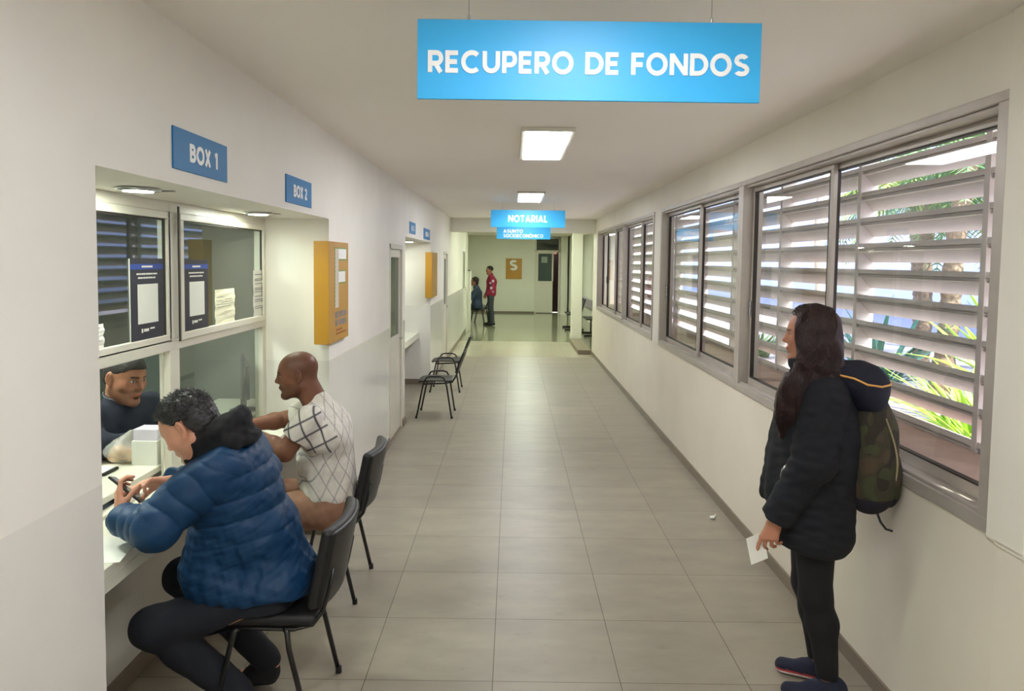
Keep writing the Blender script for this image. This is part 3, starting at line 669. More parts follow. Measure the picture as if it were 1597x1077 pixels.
def sculpt(name, f, lo, hi, h, m, parent=None, color=None, smooth=True):
    lo = V(*lo); hi = V(*hi); nb = np.ceil((hi-lo)/(4*h)).astype(int)
    g = np.stack(np.meshgrid(*[np.arange(n) for n in nb], indexing='ij'), -1).reshape(-1, 3)
    c = lo+(g+.5)*(4*h); d = np.concatenate([f(q.astype(f32)) for q in np.array_split(c, max(1, len(c)//200000))]).reshape(nb)
    act = np.abs(d) < 4*h*1.35+.012
    S = np.full(nb*4+1, 1.0, f32); S[:-1, :-1, :-1] = np.where(d < 0, -1, 1).repeat(4, 0).repeat(4, 1).repeat(4, 2)
    S[-1] = 1; S[:, -1] = 1; S[:, :, -1] = 1
    A = np.zeros(nb*4+1, bool); a4 = act.repeat(4, 0).repeat(4, 1).repeat(4, 2)
    for dx in (0, 1):
        for dy in (0, 1):
            for dz in (0, 1): A[dx:dx+a4.shape[0], dy:dy+a4.shape[1], dz:dz+a4.shape[2]] |= a4
    ix = np.argwhere(A); P = lo+ix*h
    vals = np.concatenate([f(q.astype(f32)) for q in np.array_split(P, max(1, len(P)//150000))])
    S[A] = vals; I = S < 0
    cnt = np.zeros(np.array(S.shape)-1, np.int8); sl = [slice(0, -1), slice(1, None)]
    for x in (0, 1):
        for y in (0, 1):
            for z in (0, 1): cnt += I[sl[x], sl[y], sl[z]]
    cell = (cnt > 0) & (cnt < 8); ci = np.argwhere(cell); nv = len(ci)
    idx = np.full(cell.shape, -1, np.int32); idx[cell] = np.arange(nv)
    acc = np.zeros((nv, 3)); num = np.zeros(nv)
    co = [(x, y, z) for x in (0, 1) for y in (0, 1) for z in (0, 1)]
    cv = {q: S[ci[:, 0]+q[0], ci[:, 1]+q[1], ci[:, 2]+q[2]] for q in co}
    for ax in range(3):
        for q in co:
            if q[ax]: continue
            q2 = list(q); q2[ax] = 1; q2 = tuple(q2); a, b = cv[q], cv[q2]; s_ = (a < 0) != (b < 0)
            t = np.where(s_, a/np.where(s_, a-b, 1), 0)
            pt = np.tile(np.array(q, float), (nv, 1)); pt[:, ax] = t
            acc[s_] += pt[s_]; num[s_] += 1
    vv = lo+(ci+acc/num[:, None])*h
    F = []
    for ax in range(3):
        s0 = [slice(None)]*3; s1 = [slice(None)]*3; s0[ax] = slice(0, -1); s1[ax] = slice(1, None)
        e = I[tuple(s0)] != I[tuple(s1)]; q = np.argwhere(e); u, v = [(1, 2), (2, 0), (0, 1)][ax]
        q = q[(q[:, u] > 0) & (q[:, v] > 0) & (q[:, u] < cell.shape[u]) & (q[:, v] < cell.shape[v])]
        def C(du, dv):
            r = q.copy(); r[:, u] += du; r[:, v] += dv; return idx[r[:, 0], r[:, 1], r[:, 2]]
        fq = np.stack([C(-1, -1), C(0, -1), C(0, 0), C(-1, 0)], 1)
        ins = I[q[:, 0], q[:, 1], q[:, 2]]; fq[~ins] = fq[~ins][:, ::-1]; F.append(fq)
    F = np.concatenate(F); F = F[(F >= 0).all(1)]
    me = bpy.data.meshes.new(name); me.vertices.add(nv); me.vertices.foreach_set('co', vv.astype(f32).ravel())
    me.loops.add(F.size); me.loops.foreach_set('vertex_index', F.astype(np.int32).ravel())
    me.polygons.add(len(F)); me.polygons.foreach_set('loop_start', np.arange(0, F.size, 4, dtype=np.int32)); me.polygons.foreach_set('loop_total', np.full(len(F), 4, np.int32))
    me.update(calc_edges=True); me.validate()
    me.polygons.foreach_set('use_smooth', [smooth]*len(me.polygons)); me.materials.append(m)
    if color:
        at = me.color_attributes.new('Col', 'FLOAT_COLOR', 'POINT'); cc = np.ones((len(me.vertices), 4), f32)
        cc[:, :3] = color(vv.astype(f32)); at.data.foreach_set('color', cc.ravel())
    o = bpy.data.objects.new(name, me); COL.objects.link(o)
    if parent is not None: o.parent = parent; o.matrix_parent_inverse = Matrix.Translation(-parent.location)
    return o
def L3(c): return np.array(lin(c), dtype=f32)

# ---- anatomy
def head_axes(fwd, up_hint=(0, 0, 1), tilt=0):
    f = nrm(fwd); l = nrm(np.cross(up_hint, f)); u = np.cross(f, l)
    if tilt: l, u = nrm(l*math.cos(tilt)+u*math.sin(tilt)), nrm(u*math.cos(tilt)-l*math.sin(tilt))
    return f.astype(f32), l.astype(f32), u.astype(f32)
class Head:
    """head geometry in its own frame: l = towards the left ear, f = forward, u = up; origin between the ears at mid height"""
    def __init__(s, c, fwd, sc=1.0, tilt=0, nose=1.0):
        s.c = V(*c); s.f, s.l, s.u = head_axes(fwd, tilt=tilt); s.s = sc; s.R = np.stack([s.l, s.f, s.u]); s.nose = nose
    def P(s, l, f, u): return s.c+(s.l*l+s.f*f+s.u*u)*s.s
    def loc(s, p): return ((p-s.c)@s.R.T)/s.s
    def add(s, B, jaw=1.0):
        k = s.s; R = s.R; P = s.P
        def el(c, r, kk=.015, op='u', RR=None): B.el(P(*c), [x*k for x in r], R if RR is None else RR, kk*k, op)
        def rc(a, b, r1, r2, kk=.012, op='u'): B.rc(P(*a), P(*b), r1*k, r2*k, kk*k, op)
        el((0, -.012, .038), (.074, .096, .084), .03); el((0, .03, .01), (.066, .068, .085), .03)
        el((0, .032, -.045), (.055*jaw, .060, .07), .03)
        for s_ in (-1, 1):
            rc((s_*.054*jaw, -.012, -.05), (s_*.018, .072, -.098), .014, .016, .03)
            el((s_*.044, .058, -.018), (.022, .022, .02), .025)
            rc((s_*.012, .089, .028), (s_*.043, .073, .027), .008, .006, .012)
            el((s_*.031, .094, .008), (.017, .014, .012), .012, 's')
            el((s_*.031, .0765, .008), (.0135, .0125, .0118), .002)
            rc((s_*.020, .089, .0135), (s_*.043, .081, .012), .0032, .003, .004)
            rc((s_*.021, .086, .0005), (s_*.042, .079, .002), .0028, .0026, .005)
        el((0, .081, -.1), (.024, .018, .017), .02)
        rc((0, .088, .026), (0, .108*1, -.016), .0075, .0105*s.nose, .014); el((0, .108, -.020), (.0115, .012, .010), .008)
        for s_ in (-1, 1): el((s_*.0125, .099, -.025), (.008, .010, .0075), .006); el((s_*.007, .108, -.031), (.0035, .005, .003), .003, 's')
        el((0, .084, -.055), (.028, .015, .022), .012)
        el((0, .0975, -.0515), (.021, .009, .0052), .005); el((0, .0955, -.0605), (.018, .0085, .0058), .005)
        rc((-.022, .088, -.0562), (.022, .088, -.0562), .0018, .0018, .002, 's')
        el((0, .083, -.076), (.016, .01, .006), .008, 's')
        for s_ in (-1, 1):
            a = math.radians(12); E_ = np.stack([s.l*math.cos(.35)*1+s.f*s_*math.sin(.35)*1, s.f*math.cos(.35)-s.l*s_*math.sin(.35), s.u])
            el((s_*.079, -.012, .002), (.0075, .018, .032), .006, 'u', E_)
            el((s_*.089, -.007, .005), (.009, .0095, .018), .002, 's', E_)
            el((s_*.077, -.002, -.028), (.006, .008, .009), .006, 'u')
            rc((s_*.083, -.004, .016), (s_*.082, -.012, -.008), .0028, .0028, .004)
    def color(s, p, base, hairline=None, stubble=0, shaved=0, lips=None, browc=(40, 28, 22)):
        q = s.loc(p); l, f, u = q[:, 0], q[:, 1], q[:, 2]; n = len(p)
        c = np.tile(base, (n, 1)).astype(f32); al = np.abs(l)
        def blend(mask, col): c[:] = c*(1-mask[:, None])+np.array(col, f32)*mask[:, None]
        sm = lambda x, a, b: np.clip((x-a)/(b-a), 0, 1)
        inh = (np.sqrt((q*q).sum(1)) < .2)
        blend(inh*.35*np.exp(-((al-.045)**2+(f-.07)**2+(u+.02)**2)/.0006), base*np.array([1.15, .8, .75], f32))
        blend(inh*.4*np.exp(-((f-.11)**2+(u+.02)**2+l**2)/.0003), base*np.array([1.15, .8, .75], f32))
        if shaved: blend(inh*shaved*sm(u+.9*np.maximum(-f, -.12)*.0+.55*(-f), .0, .03)*sm(.068-f+.2*(u-.05), 0, .012)*((u > .0) | (f < .0)), base*.45)
        if stubble:
            jw = sm(-.028-u, 0, .02)*sm(f+.02, 0, .02)+.0; must = (np.abs(u+.04) < .007)*(al < .026)*(f > .07)
            blend(inh*np.clip(stubble*jw+must*stubble, 0, 1)*(1-(np.abs(u+.056) < .009)*(al < .022)*(f > .085)), base*.42)
        lp = lips if lips is not None else base*np.array([.88, .64, .60], f32)
        blend(inh*((np.abs(u+.056) < .0095-.15*al) & (al < .022) & (f > .086))*.8, lp)
        bro = (np.abs(u-.029+.10*np.abs(al-.03)) < .0042) & (al > .012) & (al < .047) & (f > .06); blend(inh*bro*.9, L3(browc))
        ex, eu = al-.031, u-.0075; eye = inh & (ex**2/.0126**2+eu**2/.0056**2 < 1) & (f > .066)
        blend(eye*1.0, L3((205, 196, 188))); blend((eye & (ex**2+eu**2 < .0056**2))*1.0, L3((48, 30, 20)))
        lid = inh & (f > .066) & (np.abs(ex) < .0135) & (np.abs(eu-.0062+18*ex**2) < .0014); blend(lid*.9, L3((30, 20, 18)))
        ear = inh & (al > .083) & (np.abs(f+.006) < .012) & (np.abs(u-.004) < .018); blend(ear*.35, base*np.array([.7, .45, .4], f32))
        return c
def finger(B, base, d, n, t, lens, rad, curls, k=.004):
    """base, direction, palm normal (curl towards it), three phalanges"""
    d = nrm(d); n = nrm(n); p = np.array(base, dtype=float); a = 0; r = rad; pts = [p.copy()]; rs = [r]
    for L_, c in zip(lens, curls):
        a += c; dd = d*math.cos(a)+n*math.sin(a); p = p+dd*L_; r *= .9; pts.append(p.copy()); rs.append(r)
    B.chain(pts, rs, .003, .009); return pts
def hand(B, wrist, f, n, t, curls=((.3, .5, .3),)*4, s=1.0, thumb=((.55, .75, .35), (.2, .3, .2)), spread=.12):
    """f = finger direction, n = palm side normal, t = thumb side"""
    f, n, t = nrm(f), nrm(n), nrm(t); w_ = np.array(wrist, dtype=float)
    offs = (.031, .011, -.010, -.029); ls = (.90, 1.0, .93, .74); out = []
    kn = [w_+(f*(.088-.10*abs(o-.008)**1*.9)+t*o)*s for o in offs]
    for i, k_ in enumerate(kn): B.rc(w_+t*offs[i]*.45*s, k_, .0145*s, .0115*s, .014*s)
    B.rc(w_+t*.012*s+n*.006*s, w_+(f*.05+t*.02)*s+n*.008*s, .014*s, .012*s, .012*s)
    B.rc(w_-t*.012*s+n*.006*s, w_+(f*.05-t*.02)*s+n*.008*s, .013*s, .010*s, .012*s)
    for i, k_ in enumerate(kn):
        d = nrm(f+t*(offs[i]/.03)*spread); cu = curls[i] if len(curls) > 1 else curls[0]
        out.append(finger(B, k_, d, n, t, [x*ls[i]*s for x in (.044, .027, .022)], .0092*s*(1 if i < 3 else .88), cu))
    (tf, tt, tn), tc = thumb
    d = nrm(f*tf+t*tt+n*tn); b = w_+(f*.018+t*.022+n*.006)*s; nn = nrm(n*.7-t*.6)
    B.rc(w_+f*.01*s, b, .013*s, .013*s, .01); out.append(finger(B, b, d, nn, t, [.042*s, .032*s, .026*s], .0118*s, tc))
    return out
def arm(B, sh, el, wr, r=(.050, .040, .038, .026), k=.02):
    sh, el, wr = map(lambda x: np.array(x, float), (sh, el, wr))
    B.rc(sh, el, r[0], r[1], k); m = el*.7+wr*.3; B.rc(el, m, r[1], r[2]*1.08, k); B.rc(m, wr, r[2]*1.06, r[3], k)
def leg(B, hp, kn, an, toe, r=(.082, .055, .054, .036), k=.03, foot=True):
    hp, kn, an, toe = map(lambda x: np.array(x, float), (hp, kn, an, toe))
    B.rc(hp, kn, r[0], r[1], k); m = kn*.68+an*.32
    bk = nrm(np.array(an-toe)*[1, 1, 0]); B.rc(kn, m+bk*.012, r[1]*.95, r[2], k); B.rc(m+bk*.012, an, r[2], r[3], k)
    if foot: B.rc(an+bk*.02-[0, 0, .03], toe, .032, .026, .03)
def torso(B, pel, chest, neck, hc, lat, sh, hips, w_=1.0, k=.05):
    pel, chest, neck, hc, lat = [np.array(x, float) for x in (pel, chest, neck, hc, lat)]
    B.rc(pel-lat*.07*w_, pel+lat*.07*w_, .105*w_, .105*w_, k); mid = (pel+chest)/2
    B.rc(mid-lat*.045, mid+lat*.045, .1*w_, .1*w_, k); B.rc(pel, mid, .11*w_, .105*w_, k)
    B.rc(chest-lat*.075*w_, chest+lat*.075*w_, .108*w_, .108*w_, k); B.rc(mid, chest, .105*w_, .11*w_, k)
    for s_ in sh: B.rc(neck*.6+chest*.4, s_, .06, .052, .04)
    B.rc(chest*.5+neck*.5, hc, .058, .056, .03)
def strands(name, roots, nrms, m, parent, length, r=.0012, flow=(0, 0, -1), curl=.3, seed=3, n=5, lift=.45):
    rs = np.random.RandomState(seed); mb = MB(); flow = np.array(flow, float)
    for p, q in zip(roots, nrms):
        L_ = length*rs.uniform(.6, 1.2); d = nrm(q*lift+flow*(1-lift)+rs.normal(size=3)*curl*.5).astype(float); pts = [np.array(p, float)-q*.003]
        for i in range(n):
            pts.append(pts[-1]+d*L_/n); d = nrm(d+flow*.12+rs.normal(size=3)*curl*.35+0*q).astype(float)
        mb.tube(pts, [r*(1.15-.95*i/n) for i in range(n+1)], 4, cap=False)
    return mb.build(name, m, parent, smooth=True)
M_skin = mat('skin', (200, 150, 120), attr=True, rough=.48, var=.05, vs=30, bump=.06, bs=300)
M_skin.node_tree.nodes['Principled BSDF'].inputs['Subsurface Weight'].default_value = .08
M_skin.node_tree.nodes['Principled BSDF'].inputs['Subsurface Radius'].default_value = (.01, .004, .002)
M_cloth = mat('coloured cloth', (200, 200, 200), attr=True, rough=.85, var=.08, vs=30, bump=.15, bs=400)
M_shine = mat('coloured nylon', (200, 200, 200), attr=True, rough=.55, spec=.35, var=.06, vs=20, bump=.08, bs=120)

def hair_mat(name, rgb, rough=.42, axis=(60, 60, 5)):
    m = mat(name, rgb, rough=rough, var=0); t = m.node_tree; p = t.nodes['Principled BSDF']; L = t.links.new
    tc = N(t, 'ShaderNodeTexCoord'); mp = N(t, 'ShaderNodeMapping'); mp.inputs['Scale'].default_value = axis; L(tc.outputs['Object'], mp.inputs[0])
    nz = N(t, 'ShaderNodeTexNoise'); nz.inputs['Scale'].default_value = 2.5; nz.inputs['Detail'].default_value = 4; nz.inputs['Distortion'].default_value = .6; L(mp.outputs[0], nz.inputs['Vector'])
    r = N(t, 'ShaderNodeMapRange'); r.inputs['From Min'].default_value = .3; r.inputs['From Max'].default_value = .7; r.inputs['To Min'].default_value = .45; r.inputs['To Max'].default_value = 1.6; L(nz.outputs['Fac'], r.inputs['Value'])
    c = N(t, 'ShaderNodeRGB'); c.outputs[0].default_value = (*lin(rgb), 1); s = N(t, 'ShaderNodeVectorMath', operation='SCALE'); L(c.outputs[0], s.inputs[0]); L(r.outputs[0], s.inputs['Scale']); L(s.outputs[0], p.inputs['Base Color'])
    b = N(t, 'ShaderNodeBump'); b.inputs['Strength'].default_value = .5; b.inputs['Distance'].default_value = .004; L(nz.outputs['Fac'], b.inputs['Height']); L(b.outputs[0], p.inputs['Normal'])
    return m
# ------------------------------------------------------------ man in the blue quilted jacket
def bounds(pts, m=.2):
    a = np.array(pts, float); lo = a.min(0)-m; hi = a.max(0)+m; lo[2] = max(lo[2], -.01); return lo, hi
def seat_cut(x, y, z=.4875):
    return lambda p: np.where((p[:, 0] > x-.2) & (np.abs(p[:, 1]-y) < .26) & (p[:, 2] > .42), z-p[:, 2], -.1).astype(f32)
def man_a():
    T0 = thing('person', 'seated man in a blue quilted jacket looking down at his phone at the near counter', 'person', (-1.0, 2.95, 0), None)
    hc = V(-1.232, 2.80, 1.225); Hd = Head(hc, (-.78, .06, -.62), 1.04)
    lat = V(0, -1, 0); pel = V(-.975, 2.97, .565); chest = V(-1.10, 2.92, .98); neck = V(-1.145, 2.87, 1.14)
    shl, shr = V(-1.125, 2.73, 1.075), V(-1.15, 3.10, 1.065)
    ell, wrl = V(-1.275, 2.60, .900), V(-1.475, 2.735, .885)
    elr, wrr = V(-1.30, 3.14, .90), V(-1.375, 2.945, .962)
    hl, kl, al_, tl = V(-.98, 2.87, .53), V(-1.365, 2.74, .455), V(-1.07, 2.86, .13), V(-1.20, 2.84, .035)
    hr, kr, ar, tr = V(-.98, 3.07, .53), V(-1.40, 3.10, .50), V(-1.05, 3.12, .13), V(-1.19, 3.13, .035)
    SK = L3((208, 150, 122))
    B = Field(); torso(B, pel, chest, neck, hc-Hd.u*.03-Hd.f*.02, lat, (shl, shr), 0, .92)
    Hd.add(B); arm(B, shl, ell, wrl); arm(B, shr, elr, wrr)
    leg(B, hl, kl, al_, tl); leg(B, hr, kr, ar, tr)
    # phone frame
    pa = nrm((-.80, .05, .60)); vd = nrm((-.455, .86, -.27)); pn = nrm(np.cross(pa, vd)); pn = pn if pn[2] > 0 else -pn; pn = nrm(pn-.16*vd); pn = nrm(pn-pa*(pn@pa)); pw = np.cross(pn, pa); pc = V(-1.478, 2.80, .975)
    # left hand: below and behind the phone, fingers up its far edge, thumb in front
    fL = nrm(V(-.25, .45, .85)); hand(B, wrl+V(-.004, .006, .012), fL, nrm((.75, .35, .1)), nrm(V(.5, -.7, .3)*1.0), ((.1, .9, .7), (.15, 1.0, .7), (.2, 1.0, .8), (.3, 1.0, .8)), .98, ((.85, .45, .35), (.15, .25, .2)), .1)
    # right hand: flat above the phone, index stretched to the screen
    hand(B, wrr+V(-.006, -.006, .006), nrm((-.80, -.58, .10)), nrm((-.25, -.1, -.93)), nrm((-.6, .15, -.3)*1), ((.35, .5, .25), (.6, .8, .4), (.8, .9, .5), (.9, .9, .5)), .98, ((.8, .5, .45), (.15, .2, .15)), .12)
    lo, hi = bounds([hc, pel, kl, kr, tl, tr, shr, ell, wrl+V(-.12, 0, 0)], .16)
    sculpt('body', B, lo, hi, .0037, M_skin, T0, lambda p: Hd.color(p, SK, stubble=.1))
    # jacket
    J = Field()
    J.rc(pel+V(.02, .06, -.005), pel+V(.02, -.07, -.005), .150, .150, .06); J.rc((pel+chest)/2+V(.005, .05, 0), (pel+chest)/2+V(.005, -.06, 0), .152, .152, .06)
    J.rc(chest+V(.0, .08, -.01), chest+V(.0, -.085, -.01), .143, .143, .07); J.rc(pel+V(0, 0, 0), chest, .152, .145, .06)
    J.rc(neck*.5+chest*.5, shl+V(.02, .03, -.01), .10, .096, .06); J.rc(neck*.5+chest*.5, shr+V(.02, -.03, -.01), .10, .096, .06)
    J.el(V(-1.06, 2.96, .60), (.13, .16, .06), I3, .05)      # front hem spilling on the lap
    J.el(V(-1.25, 3.06, .57), (.15, .11, .085), I3, .05); J.el(V(-1.16, 2.86, .60), (.10, .10, .06), I3, .06); J.el(V(-1.07, 2.85, .585), (.17, .125, .085), I3, .05)
    J.rc(V(-1.10, 2.84, .93), V(-1.17, 2.83, .66), .12, .115, .06); J.rc(V(-1.12, 3.0, .95), V(-1.22, 2.98, .66), .12, .12, .06)
    def qz(p):   # horizontal quilting following the leaning back
        v = p[:, 2]-.16*(p[:, 0]+1.0)+.014*wob(p, 9, 40); ph = v/.088*math.pi
        w2 = np.clip((p[:, 2]-.74)/.10, .15, 1); pv = np.sin((p[:, 0]-p[:, 1]*.6)/.03*math.pi)
        return -(.012*np.abs(np.sin(ph))**.5-.007)*w2+.0025*pv*(1-w2)+.009*wob(p, 17, 4)+.005*wob(p*V(1, 1, 2.2), 42, 9)+.0028*wob(p*V(1, 1, 2.5), 110, 10)+.0015*wob(p*V(1, 1, 2), 210, 13)
    J.mod(qz)
    def sleeve(a, b, c, r):
        S = Field(); S.chain([a, b], [r[0], r[1]], .04); S.chain([b, c], [r[1], r[2]], .05)
        ab, bc = b-a, c-b; la, lb = float(np.linalg.norm(ab)), float(np.linalg.norm(bc))
        def q(p):
            ta = np.clip(((p-a)@ab)/la**2, 0, 1)*la; tb = np.clip(((p-b)@bc)/lb**2, 0, 1)*lb; v = ta+tb+.008*np.sin(p[:, 2]*40+p[:, 1]*25)
            return -(.011*np.abs(np.sin(v/.072*math.pi))**.55-.006)+.006*wob(p, 26, 6)+.004*wob(p, 60, 7)+.002*wob(p, 120, 8)
        S.mod(q); e = c+nrm(bc)*.004; S.plane(e, bc); return S
    J.field(sleeve(shl, ell, wrl, (.108, .074, .055)), .035); J.field(sleeve(shr, elr, wrr, (.105, .088, .056)), .035)
    J.plane((0, 0, .515), (0, 0, -1), .02)
    J.p[-1] = ('i', .02, lambda p, a_: (.515+.03*np.sin(p[:, 0]*12)-p[:, 2])*1.0, (0,))
    J.plane(neck+nrm(hc-neck)*.025+V(.02, 0, .01), nrm((-.5, -.15, .85)), .02)
    BL, BD = L3((12, 56, 94)), L3((22, 50, 92))
    def jc(p):
        n = len(p); t = np.clip((.78-p[:, 2])/.25, 0, 1)[:, None]*.0; return BL*(1-t)+BD*t
    sculpt('jacket', J, *bounds([pel, chest, neck, shr, ell, wrl, V(-1.3, 3, .6)], .2), .0045, M_shine, T0, jc)
    # black hood / hoodie collar folded on the shoulders
    K = Field(); kb = neck+V(.045, .01, .075)
    P_ = lambda a: V(-1.155+.095*math.cos(a), 2.865+.108*math.sin(a), 1.205+.055*math.cos(a)-.006*abs(math.sin(a)))
    for i in range(12):
        K.rc(P_(-2.3+4.6*i/12), P_(-2.3+4.6*(i+1)/12), .031, .031, .02)
    K.el(V(-1.085, 2.87, 1.205), (.055, .11, .028), I3, .04); K.el(V(-1.055, 2.88, 1.165), (.055, .12, .032), I3, .04)
    K.rc(V(-1.215, 2.79, 1.115), V(-1.07, 2.765, 1.165), .038, .042, .03)
    K.mod(lambda p: .010*wob(p, 38, 12)+.006*wob(p*V(1.6, .5, 1), 95, 2)+.003*wob(p, 150, 3))
    sculpt('hood', K, *bounds([V(-1.1, 2.88, 1.2)], .28), .0045, M_cloth, T0, lambda p: np.tile(L3((15, 15, 20)), (len(p), 1)))
    # trousers
    Tt = Field(); Tt.rc(pel+V(0, .08, -.02), pel+V(0, -.08, -.02), .122, .122, .04)
    leg(Tt, hl, kl, al_, tl, (.105, .073, .068, .056), .04, False); leg(Tt, hr, kr, ar, tr, (.105, .078, .070, .056), .04, False)
    Tt.mod(lambda p: .006*wob(p, 30, 22)+.002*wob(p, 80, 23)); Tt.plane((0, 0, .09), (0, 0, -1), .01)
    Tt.p[-1] = ('i', .005, lambda p, a_: .085-p[:, 2], (0,)); Tt.p.append(('i', .008, seat_cut(-.965, 3.01), ()))
    sculpt('trousers', Tt, *bounds([pel, kl, kr, al_, ar], .16), .005, M_cloth, T0, lambda p: np.tile(L3((22, 26, 35)), (len(p), 1)))
    shoes(T0, [(al_, tl), (ar, tr)], (30, 30, 34), (26, 26, 28))
    # hair: cap plus tousled strands
    C = Field(); C.el(Hd.P(0, -.012, .046), (.087, .110, .093), Hd.R, .01); C.el(Hd.P(0, -.058, -.015), (.078, .058, .08), Hd.R, .03)
    C.mod(lambda p: .006*wob(p, 120, 31)+.003*wob(p, 260, 33))
    def hl_(p):
        q = Hd.loc(p); l, f, u = q[:, 0], q[:, 1], q[:, 2]
        face = np.minimum(f-.048-.1*np.clip(u-.02, 0, .1), .088-u)                # in front of the hairline
        earz = np.minimum(f+.030, .026+1.1*np.maximum(f-.005, 0)-u)
        low = -.088-u
        return -np.maximum(np.maximum(face, earz), low)
    C.p.append(('i', .008, lambda p: -hl_(p), ()))
    hm = hair_mat('black hair', (30, 27, 30), .36, (70, 70, 70))
    sculpt('hair', C, *bounds([hc], .16), .0035, hm, T0)
    r = np.random.RandomState(5); ro, no = [], []
    while len(ro) < 2200:
        d = nrm(r.normal(size=3)); q = np.array([d[0]*.087, d[1]*.110-.012, d[2]*.093+.046]); 
        P_ = Hd.c+(Hd.l*q[0]+Hd.f*q[1]+Hd.u*q[2])*Hd.s
        if -hl_(P_[None].astype(f32))[0] > -.004: continue
        nn = nrm(Hd.l*d[0]/.08+Hd.f*d[1]/.1+Hd.u*d[2]/.085); ro.append(P_); no.append(nn.astype(float))
    strands('hair_tuft', ro, no, hm, T0, .015, .0012, flow=Hd.f*.55+Hd.u*-.1, curl=.7, lift=.36)
    # phone
    ph = thing('mobile_phone', 'dark mobile phone held by the man in the blue jacket', 'phone', tuple(map(float, pc)), None)
    MB().obox(pc, pa, pw, pn, (.078, .038, .0045)).build('case', M_black, ph, bevel=.003)
    MB().obox(pc+pn*.0047, pa, pw, pn, (.072, .034, .0004)).build('screen', mat('phone screen', (40, 44, 52), rough=.08), ph)
def shoes(T0, prs, up, sole, accent=None, name='shoe', lift=0):
    for an, toe in prs:
        an, toe = np.array(an, float), np.array(toe, float); d = nrm((toe-an)*[1, 1, 0]).astype(float); z0 = 0.0
        if an[2] < .12: heel = an-d*.035; z = .0
        else: heel = an-d*.01; z = max(0, an[2]-.12)
        S = Field(); hz = z+.045; tz = .035
        h_ = V(heel[0], heel[1], hz); t_ = V(toe[0], toe[1], tz)
        S.rc(h_, t_, .036, .033, .02); S.rc(h_+V(0, 0, .03), h_*.5+t_*.5+V(0, 0, .02), .036, .030, .03); S.rc(h_+V(0, 0, .02), V(an[0], an[1], an[2]+.01), .036, .038, .03)
        R = np.stack([d, np.cross((0, 0, 1), d), (0, 0, 1)]); S2 = Field(); L_ = np.linalg.norm((t_-h_)[:2])
        c = (h_+t_)/2; pitch_ = math.atan2(hz-tz, L_); 
        dd = nrm(t_-h_).astype(float); uu_ = np.cross(dd, np.cross((0, 0, 1), dd)); Rs = np.stack([dd, np.cross(uu_, dd), uu_])
        S.p.append(('i', .004, lambda p, c_, n_: -((p-c_)@n_), (V(*(c-uu_*.018)), V(*uu_))))
        o = sculpt(name, S, *bounds([h_, t_, an], .07), .004, M_cloth, T0, (lambda p: np.where(((p-V(*c))@V(*uu_) < -.004)[:, None], L3(accent), L3(up))) if accent else (lambda p: np.tile(L3(up), (len(p), 1))))
        S2.rc(h_-V(*uu_)*.0, t_, .039, .036, .01); S2.p.append(('i', .003, lambda p, c_, n_: ((p-c_)@n_)+.0, (V(*(c-uu_*.016)), V(*uu_)))); S2.p.append(('i', .003, lambda p, c_, n_: -((p-c_)@n_), (V(*(c-uu_*.034)), V(*uu_))))
        sculpt('sole', S2, *bounds([h_, t_], .07), .004, M_cloth, o, lambda p: np.tile(L3(sole), (len(p), 1)))
        o2 = [x for x in o.children]
        for x in o2: x.matrix_parent_inverse = Matrix.Identity(4)
man_a()
